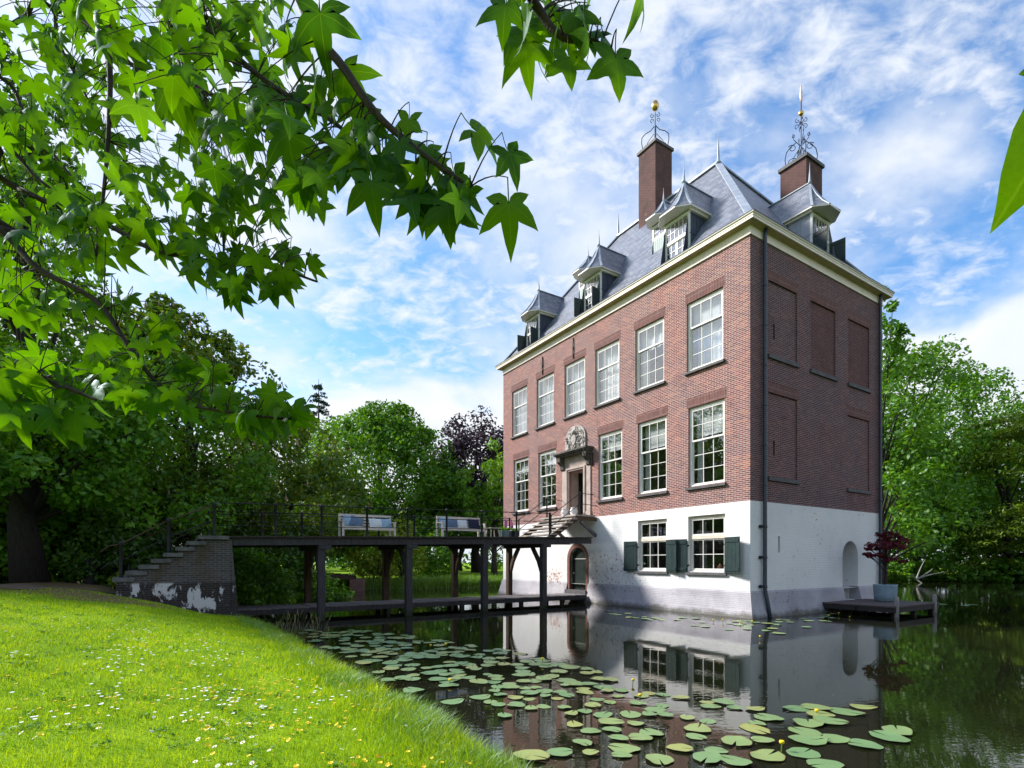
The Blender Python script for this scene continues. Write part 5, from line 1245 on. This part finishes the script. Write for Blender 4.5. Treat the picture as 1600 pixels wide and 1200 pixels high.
# ------------------------------------------------------------------ lawn
def blades(P, z, h, w, lean, rng):
    n = len(P); a = rng.uniform(0,6.283,n); la = rng.uniform(0,6.283,n); sx = np.stack([np.cos(a),np.sin(a),np.zeros(n)],1)*w[:,None]*.5
    b = np.column_stack([P, z]); ln = np.stack([np.cos(la),np.sin(la),np.zeros(n)],1)*(h*lean)[:,None]; upv = np.zeros((n,3)); upv[:,2] = h
    V = np.empty((n,5,3)); V[:,0] = b-sx; V[:,1] = b+sx; m = b+upv*.55+ln*.3; V[:,2] = m+sx*.75; V[:,3] = m-sx*.75; V[:,4] = b+upv*(1-.25*lean[:,None])+ln
    i = np.arange(n)[:,None]*5; T = np.concatenate([i+np.array([[0,1,2]]), i+np.array([[0,2,3]]), i+np.array([[3,2,4]])],0)
    return V.reshape(-1,3), T
def build_grass():
    rng = np.random.default_rng(9); n = 900000
    P = np.stack([rng.uniform(-16,2.2,n), rng.uniform(1.2,16,n)],1); r = np.hypot(P[:,0],P[:,1])
    view = (P[:,0] > -1.12*P[:,1]-1.2) & (P[:,0] < .35*P[:,1]+.9)
    P = P[view & (rng.random(n) < np.clip((4.2/r)**1.25,0,1))]
    d = sdf(P); keep = d > .0; P, d = P[keep], d[keep]; bare = bare_f(P); keep = rng.random(len(P)) > bare*.9; P, d = P[keep], d[keep]
    keep = ~((P[:,1] > 13.0+.1*(P[:,0]+10)) & (P[:,0] < -8.5)); P, d = P[keep], d[keep]
    r = np.hypot(P[:,0],P[:,1]); z = ground_z(P)-.01
    tall = np.clip(1.2-d,0,1)**1.3; cl = .5+.5*np.sin(P[:,0]*2.1+np.cos(P[:,1]*1.7)*1.5)*np.sin(P[:,1]*2.6)
    h = (rng.uniform(.035,.075,len(P))*(.8+.6*cl)+tall*rng.uniform(.03,.20,len(P)))
    w = .0038*(r/4)**.75*(1+tall*.6); V, T = blades(P, z, h, w, rng.uniform(.2,.9,len(P)), rng)
    o = link('grass', np_mesh('grass', V, T, 'grass_blade'), None); o['kind'] = 'stuff'; o['label'] = 'bright green lawn grass sloping down to the water'
    # longer grass on the bank edge
    n = 26000; k = rng.integers(3, 9, n); t = rng.random(n); a, b = SHORE[k], SHORE[k+1]; Q = a+(b-a)*t[:,None]; nrm = np.stack([-(b-a)[:,1], (b-a)[:,0]],1); nrm /= np.linalg.norm(nrm,axis=1)[:,None]
    s = rng.normal(.16,.22,n); Q1 = Q+nrm*s[:,None]; Q = np.where((sdf(Q1) > -.08)[:,None], Q1, Q-nrm*np.abs(s)[:,None]); dd = sdf(Q); Q = Q[(dd > -.10)&(dd < .8)]
    clump = .5+.5*np.sin(Q[:,0]*5+1.2*np.sin(Q[:,1]*3.1))
    h = rng.uniform(.10,.22,len(Q))*(.6+.8*clump); r = np.hypot(Q[:,0],Q[:,1]); V, T = blades(Q, np.maximum(ground_z(Q),-.02)-.01, h, .0055*(r/5)**.7, rng.uniform(.3,1.1,len(Q)), rng)
    o = link('bank_grass', np_mesh('bank_grass', V, T, 'grass_long'), None); o['kind'] = 'stuff'; o['label'] = 'longer grass hanging over the edge of the lawn'
    # rough growth along the far bank
    n = 22000; k = rng.integers(18, 23, n); t = rng.random(n); Q = SHORE[k]+(SHORE[k+1]-SHORE[k])*t[:,None]+rng.normal(0,.4,(n,2)); Q = Q[sdf(Q) > 0]
    V, T = blades(Q, ground_z(Q)-.02, rng.uniform(.25,.75,len(Q)), np.full(len(Q),.045), rng.uniform(.2,.8,len(Q)), rng)
    o = link('bank_herbs', np_mesh('bank_herbs', V, T, 'grass_long'), None); o['kind'] = 'stuff'; o['label'] = 'rough grass and herbs along the far bank'
    # reeds by the walkway
    rs = MB(); rr = random.Random(12)
    for k in range(60):
        px = rr.uniform(430,515); py = rr.uniform(984,1004); p = wp(px,py); h = rr.uniform(.3,.62); l = rr.uniform(-.12,.16); q = Vector((p[0],p[1],-.05))
        rs.tube([q,q+Vector((l*.3,0,h*.6)),q+Vector((l,0,h))], [.005,.004,.002], 3, False)
        if k % 2: rs.tube([q+Vector((l*.85,0,h*.88)),q+Vector((l*1.25,.0,h*1.14))], [.011,.004], 4)
    o = rs.build('reeds', 'reed', None, False, False); o['kind'] = 'stuff'; o['label'] = 'thin dry seed heads standing at the water edge below the walkway'
build_grass()
def lawn_weeds():
    # clover and plantain leaves among the grass, and flecks of pollen on the water
    rng = np.random.default_rng(5); n = 240; y = 2.8+rng.random(n)**1.3*8; x = -1.0*y*rng.random(n)+.2; P = np.column_stack([x,y]); P = P[sdf(P) > .2]
    C = np.column_stack([P, ground_z(P)+.02]); V = leaf_quads(C, rng.uniform(.06,.17,len(C)), 22, .034, rng, .16, 1.6, .2, 0, .7, .05)
    o = link('lawn_weeds', np_mesh('lawn_weeds', V, quads(len(V)//4), 'leaf_mid'), None); o['kind'] = 'stuff'; o['label'] = 'darker tufts of clover and plantain in the lawn'
    poly = [wp(*p) for p in ((455,985),(900,1000),(1180,1000),(1330,1100),(1300,1197),(800,1197))]; Q = []
    while len(Q) < 1400:
        p = (rng.uniform(-5,5), rng.uniform(4.4,14))
        if in_poly(p, poly) and math.sin(p[0]*1.7+p[1])*math.sin(p[1]*1.3) > rng.uniform(-.6,1): Q.append((*p,.0025))
    Q = np.array(Q); Q = Q[sdf(Q[:,:2]) < -.02]; V = leaf_quads(Q, np.full(len(Q),.02), 1, .017, rng, .01, 9, 0, 0, .8, .05); V[:,2] = np.clip(V[:,2], .0015, .006)
    o = link('pollen', np_mesh('pollen', V, quads(len(V)//4), 'reed'), None); o['kind'] = 'stuff'; o['label'] = 'pale flecks of pollen and bud scales drifting on the moat'
lawn_weeds()
def lawn_flowers():
    rr = random.Random(21)
    d = MB(); n = 9
    for k in range(n):
        a = 2*math.pi*k/n; b = a+.30; c = a-.30; d.poly((0,0,.0),(math.cos(c)*.014,math.sin(c)*.014,.003),(math.cos(a)*.018,math.sin(a)*.018,.003),(math.cos(b)*.014,math.sin(b)*.014,.003))
    dm = d.mesh('petals'); dm.materials.append(MAT['petal_white'])
    e = MB(); e.lathe((0,0,.001),[(.006,0),(.006,.004),(.003,.006)],7); em = e.mesh('disc'); em.materials.append(MAT['petal_yellow'])
    b = MB(); b.lathe((0,0,0),[(.002,-.002),(.012,.002),(.018,.009),(.015,.009),(.005,.003)],7); bm = b.mesh('buttercup'); bm.materials.append(MAT['petal_yellow'])
    def spots(kind):
        out = []; tries = 0
        want = 560 if kind else 470
        while len(out) < want and tries < 90000:
            tries += 1; y = 2.6+rr.random()**1.4*8.5; x = rr.uniform(-1.02*y-.6, .2)
            if kind == 0: c = .5+.5*math.sin(x*1.9+.7)*math.sin(y*1.5+.4)+.25*math.sin(x*5+y*3)
            else: c = .5+.5*math.sin(x*1.3-1.0)*math.sin(y*1.1+1.3)+.25*math.sin(x*4-y*2)
            band = math.exp(-((y-5.0-.25*abs(x))/2.4)**2)*(1 if x < -1.1 else .45)
            if rr.random() < c*c*band*1.2 and sdf(np.array([(x,y)]))[0] > .25: out.append((x,y))
        out.sort(key=lambda p: p[0]**2+p[1]**2); return out
    for kind, nm, lab, grp in ((0,'daisy','small white daisy with yellow centre in the lawn','daisies in the lawn'),(1,'buttercup','small glossy yellow buttercup in the lawn','buttercups in the lawn')):
        S = spots(kind); rest = MB()
        for k, (x, y) in enumerate(S):
            z = gz(x, y)+rr.uniform(.05,.085); tx, ty = rr.uniform(-.45,.45), rr.uniform(-.6,.1)
            sc = rr.uniform(.75,1.15)*(1.0 if kind else 1.05)
            if k < 150:
                if kind == 0:
                    o = link(nm, dm, None); q = link('disc', em, None, o)
                else: o = link(nm, bm, None)
                o.location = (x,y,z); o.rotation_euler = (-ty,tx,rr.uniform(0,6)); o.scale = (sc,)*3; tag(o, lab, 'flower', grp)
            else:
                if kind == 0: rest.lathe((x,y,z),[(.004,0),(.017*sc,.003),(.016*sc,.006),(.002,.004)],6)
                else: rest.lathe((x,y,z),[(.003,-.002),(.016*sc,.006),(.012*sc,.011),(.002,.007)],6)
        o = rest.build('daisies' if kind == 0 else 'buttercups', 'petal_white' if kind == 0 else 'petal_yellow', None, False, False); o['kind'] = 'stuff'; o['label'] = ('more white daisies scattered over the farther lawn','more yellow buttercups scattered over the farther lawn')[kind]
lawn_flowers()

# ------------------------------------------------------------------ sweetgum tree whose boughs hang into view
def star_leaf(seed, short=False):
    r = random.Random(seed); m = MB(); uv = {}
    def V(p, u): i = m.V(p); uv[i] = u; return i
    cu = r.uniform(.12,.75); cv = r.uniform(-.2,.55); fold = r.uniform(.05,.40); tw = r.uniform(-.4,.4)
    def bend(x, y):
        rr_ = math.hypot(x,y); z = -cu*rr_*rr_ - cv*max(y,0)**2*.6 + fold*abs(x)*.5 + tw*x*y + .02*math.sin(9*x+seed)
        return (x, y, z)
    c = V(bend(0,0),(0,0)); lobes = []
    spec = [(-120,.68,.185),(-62,.95,.205),(0,1.0,.215),(62,.95,.205),(120,.68,.185)]
    if short: spec[4] = (120,.34,.12)
    sin_r = [.20,.38,.46,.46,.38,.20]; sin_a = [-165,-93,-31,31,93,165]
    for k, (a, l, w) in enumerate(spec):
        a += r.uniform(-5,5); l *= r.uniform(.92,1.08); A = R(a); ax = (math.sin(A),math.cos(A)); pp = (ax[1],-ax[0])
        hook = r.uniform(-.10,.10)
        P = lambda t, o: (ax[0]*t+pp[0]*(o+hook*t*t*.6), ax[1]*t+pp[1]*(o+hook*t*t*.6))
        def S(j): return (math.sin(R(sin_a[j]))*sin_r[j], math.cos(R(sin_a[j]))*sin_r[j])
        sl = V(bend(*S(k)),(-.3,.3)); srr = V(bend(*S(k+1)),(.3,.3))
        m1 = V(bend(*P(l*.34,0)),(0,.34)); m2 = V(bend(*P(l*.68,0)),(0,.68)); tip = V(bend(*P(l,0)),(0,1))
        a1 = V(bend(*P(l*.50,-w*1.02)),(-.17,.5)); a2 = V(bend(*P(l*.72,-w*.70)),(-.12,.72)); a3 = V(bend(*P(l*.88,-w*.28)),(-.05,.88))
        b1 = V(bend(*P(l*.50,w*1.02)),(.17,.5)); b2 = V(bend(*P(l*.72,w*.70)),(.12,.72)); b3 = V(bend(*P(l*.88,w*.28)),(.05,.88))
        for f in ([c,sl,m1],[sl,a1,m1],[m1,a1,a2,m2],[m2,a2,a3],[m2,a3,tip],[m2,tip,b3],[m2,b3,b2],[m1,m2,b2,b1],[m1,b1,srr],[c,m1,srr]): m.f.append(f)
    # petiole
    pl = .55; pts = [Vector((0,0,0)),Vector((0,-.2,.04)),Vector((0,-.4,.11)),Vector((0,-pl,.2))]
    i0 = len(m.v); m.tube(pts, .016, 4, False)
    for i in range(i0, len(m.v)): uv[i] = (0,0)
    me = m.mesh('leaf', True, False); lay = me.uv_layers.new(name='UVMap')
    for l in me.loops: lay.data[l.index].uv = uv[l.vertex_index]
    me.materials.append(MAT['sweetgum_leaf']); return me
LEAVES = [star_leaf(s) for s in range(16)]
def build_sweetgum():
    rr = random.Random(33); base = (-3.0,-1.6); zb = gz(*base)
    t = thing('sweetgum_tree', 'sweetgum tree whose leafy boughs hang into the top left of the view', 'tree', (*base, zb)); O = Vector((*base, zb))
    tr = MB(); top = Vector((-2.7,-1.0,5.2)); tr.tube([O+Vector((0,0,-.2)), O+Vector((.05,.1,1.5)), Vector((-2.85,-1.3,3.4)), top, Vector((-2.5,-.6,7.2))], [.27,.21,.18,.13,.05], 12)
    tr.v = [tuple(Vector(v)-O) for v in tr.v]; tr.build('trunk', 'bark', t, True, False)
    B = [ # px, py, depth along each bough; first point joins it to the trunk
      [((-2.85,-1.2,3.8)),(60,-330,1.7),(165,-60,2.1),(170,60,2.05),(172,150,2.0),(165,270,1.95),(150,400,1.9)],
      [((-2.8,-1.1,4.2)),(-60,-300,1.9),(95,-10,2.2),(165,60,2.15),(240,130,2.1),(330,170,2.0)],
      [((-2.75,-1.1,4.4)),(150,-420,1.4),(290,-10,1.6),(340,60,1.55),(420,130,1.5),(520,190,1.42),(560,230,1.38)],
      [((-2.7,-1.0,4.8)),(330,-480,1.1),(465,-10,1.25),(540,110,1.22),(590,180,1.2),(640,225,1.18),(690,262,1.17),(735,292,1.16)],
      [((-2.85,-1.2,3.5)),(-120,200,2.0),(40,300,2.1),(165,350,2.05),(240,390,1.98),(330,408,1.92),(430,420,1.85),(495,440,1.8)],
      [((-2.9,-1.3,3.2)),(-160,260,1.7),(0,360,1.9),(60,420,1.88),(150,470,1.85),(200,540,1.8),(240,592,1.75),(290,630,1.7),(400,650,1.62),(470,655,1.6)],
      [((-2.9,-1.3,3.0)),(-140,520,1.4),(0,585,1.5),(60,590,1.45),(120,612,1.42),(150,625,1.4)],
      [((-2.6,-.8,5.0)),(520,-700,.95),(790,-90,1.05),(845,20,1.1),(880,58,1.1),(930,66,1.1),(965,90,1.1)],
      [((-2.85,-1.2,3.8)),(-160,-60,2.2),(65,0,2.5),(90,65,2.5),(130,140,2.45),(165,225,2.4)],
      [((-2.85,-1.2,3.6)),(-200,40,2.2),(0,120,2.6),(40,180,2.6),(100,262,2.5),(160,320,2.45)],
      [((-2.75,-1.1,4.3)),(110,-300,1.7),(250,-10,1.8),(275,80,1.78),(300,130,1.75),(350,158,1.7),(420,210,1.65),(470,250,1.6)],
      [((-2.85,-1.2,3.4)),(-180,150,1.9),(0,222,2.2),(60,280,2.2),(140,335,2.15)],
      [((-2.5,-.7,5.4)),(1100,-900,.8),(1500,-300,.62),(1640,-80,.56),(1650,60,.55)],
    ]
    paths = []; br = MB()
    for b in B:
        pts = [Vector(b[0])]+[at(*p) for p in b[1:]]; n = len(pts); L = sum((pts[k+1]-pts[k]).length for k in range(n-1))
        # smooth the path
        sm = []
        for k in range(n-1):
            p0, p1, p2, p3 = pts[max(k-1,0)], pts[k], pts[k+1], pts[min(k+2,n-1)]
            for q in range(5):
                u = q/5; sm.append(.5*((2*p1)+(p2-p0)*u+(2*p0-5*p1+4*p2-p3)*u*u+(3*p1-p0-3*p2+p3)*u**3))
        sm.append(pts[-1]); m_ = len(sm); r0 = .013 if len(paths) else .017
        rad = [r0*(1-.82*k/(m_-1))+.0012 for k in range(m_)]
        br.tube([p-O for p in sm], rad, 7); paths.append(sm)
    every = [p for s in paths for p in s[8:]]
    leaves = []
    def leaf_at(p, size, facing=None, ax=None, mesh=None, tw=True):
        # p = where the blade meets the stalk
        a = Vector(ax) if ax is not None else Vector((rr.gauss(0,.42), rr.gauss(0,.42), -1)); a.normalize()
        nn = Vector(facing) if facing is not None else Vector((rr.gauss(-.05,.55), -1+rr.gauss(0,.55), .45+rr.gauss(0,.45)))
        if facing is None and rr.random() < .28: nn = Vector((rr.choice((-1,1)), rr.gauss(0,.4), rr.uniform(.1,.6)))
        nn = (nn-a*nn.dot(a)).normalized(); sx = a.cross(nn).normalized()
        M = Matrix(((sx.x*size,a.x*size,nn.x*size,p.x),(sx.y*size,a.y*size,nn.y*size,p.y),(sx.z*size,a.z*size,nn.z*size,p.z),(0,0,0,1)))
        leaves.append((M, mesh or rr.choice(LEAVES), (p-cam.location).length, size))
        if tw:
            e = M@Vector((0,-.55,.2)); q = min(every, key=lambda v: (v-e).length_squared)
            if .01 < (q-e).length < .6: mid = e.lerp(q,.5)+Vector((0,0,.012+.12*(q-e).length)); br.tube([(e*(1-u)**2+mid*2*u*(1-u)+q*u*u)-O for u in (0,.2,.4,.6,.8,1)], [.0011,.0012,.0014,.0017,.002,.0024], 4, False)
    REG = [(90,110,130,150,2.0,2.8,44),(330,110,130,140,1.35,1.8,32),(470,180,105,110,1.22,1.5,22),(610,235,85,60,1.16,1.32,11),(690,300,55,38,1.10,1.24,8),
           (255,320,190,80,1.7,2.4,46),(70,390,100,130,1.8,2.6,34),(390,415,105,38,1.72,2.05,19),(190,520,75,70,1.68,2.1,15),(280,605,90,40,1.6,1.9,15),(405,645,75,34,1.52,1.75,15),
           (70,610,85,55,1.35,1.65,15),(870,40,65,38,1.02,1.2,9),(210,180,120,120,1.9,2.6,34),(400,300,110,50,1.6,2.1,20),(20,300,70,200,2.1,3.0,30),(150,60,160,80,2.2,3.2,26),(300,30,200,60,1.5,2.2,26)]
    for cx, cy, rx, ry, d0, d1, n in REG:
        for k in range(int(n*1.8)):
            a = rr.uniform(0,6.283); q = rr.random()**.5; d = rr.uniform(d0,d1)
            leaf_at(at(cx+rx*q*math.cos(a), cy+ry*q*math.sin(a), d), rr.uniform(.044,.084))
    # leaves one can name in the picture
    F = (0,-1,.35)
    for px, py, d, s, ax, fc in ((795,318,1.15,.082,(.06,0,-1),F),(700,322,1.17,.078,(-.05,.1,-1),F),(580,285,1.2,.086,(.08,.1,-1),F),(655,300,1.2,.07,(.3,.1,-1),(.3,-1,.2)),(745,205,1.12,.074,(.85,.1,-.45),(.2,-1,.5)),(795,240,1.12,.066,(.55,.1,-.9),(.3,-1,.3)),
                                 (820,68,1.1,.072,(.12,.1,-1),(-.2,-1,.3)),(888,92,1.1,.062,(.08,.0,-1),F),(962,92,1.08,.078,(.15,.1,-1),(.2,-1,.3)),(945,60,1.1,.06,(.6,.2,-.8),(.6,-.6,.4)),(790,8,1.08,.07,(-.2,0,-1),F),(1000,-20,1.05,.07,(.3,0,-1),(.8,-.6,.2)),
                                 (265,135,1.5,.10,(.1,.1,-1),F),(450,210,1.3,.095,(.1,.1,-1),F),(500,20,1.2,.10,(.0,.1,-1),F),(365,455,1.85,.075,(.1,.0,-1),F),(425,450,1.82,.075,(.15,.0,-1),F),(225,610,1.7,.075,(.1,.0,-1),F),(115,650,1.4,.08,(.15,0,-1),F),(35,655,1.45,.075,(-.1,0,-1),F),(440,440,1.8,.07,(.5,0,-1),F)):
        leaf_at(at(px,py,d), s, fc, ax)
    leaf_at(at(1700,85,.56), .172, (-.35,-1,.1), (.643,0,-.766), star_leaf(3, True))
    leaves.sort(key=lambda l: -l[3]/l[2])
    for M, me, d, s in leaves[:300]:
        o = link('leaf', me, None, t); o.matrix_local = Matrix.Translation(-O)@M
    def joined(lst, name):
        VV, TT, UU = [], [], []; off = 0
        for M, me, d, s in lst:
            co = np.empty(len(me.vertices)*3); me.vertices.foreach_get('co', co); co = co.reshape(-1,3); A = np.array(M)
            me.calc_loop_triangles(); tri = np.empty(len(me.loop_triangles)*3, dtype=np.int32); me.loop_triangles.foreach_get('vertices', tri)
            VV.append(co@A[:3,:3].T+A[:3,3]-np.array(O)); TT.append(tri.reshape(-1,3)+off); off += len(co)
        me2 = np_mesh(name, np.concatenate(VV), np.concatenate(TT), 'sweetgum_leaf', True); me2.uv_layers.new(name='UVMap')
        lay = me2.uv_layers[0].data; lay.foreach_set('uv', np.full(len(lay)*2, .2, dtype=np.float32))
        o = link(name, me2, None, t); o['kind'] = 'stuff'; return o
    rest = leaves[300:]
    # crown above and behind the camera, out of the frame: it shades the near boughs
    rng = random.Random(8)
    for k in range(420):
        a = rng.uniform(0,6.283); q = rng.random()**.5; p = Vector((-1.9+2.1*q*math.cos(a), .2+1.7*q*math.sin(a), 4.4+rng.uniform(-.3,1.6)))
        if p.y > .1 and (p.z-CAMZ)/p.y < 1.12: continue
        aa = Vector((rng.gauss(0,.5),rng.gauss(0,.5),-1)).normalized(); nn = Vector((rng.gauss(0,.6),rng.gauss(0,.6),1)); nn = (nn-aa*nn.dot(aa)).normalized(); sx = aa.cross(nn); s = rng.uniform(.08,.12)
        rest.append((Matrix(((sx.x*s,aa.x*s,nn.x*s,p.x),(sx.y*s,aa.y*s,nn.y*s,p.y),(sx.z*s,aa.z*s,nn.z*s,p.z),(0,0,0,1))), rng.choice(LEAVES), 0, 0))
    joined(rest, 'foliage')
    br.build('boughs', 'twig', t, True, False)
build_sweetgum()
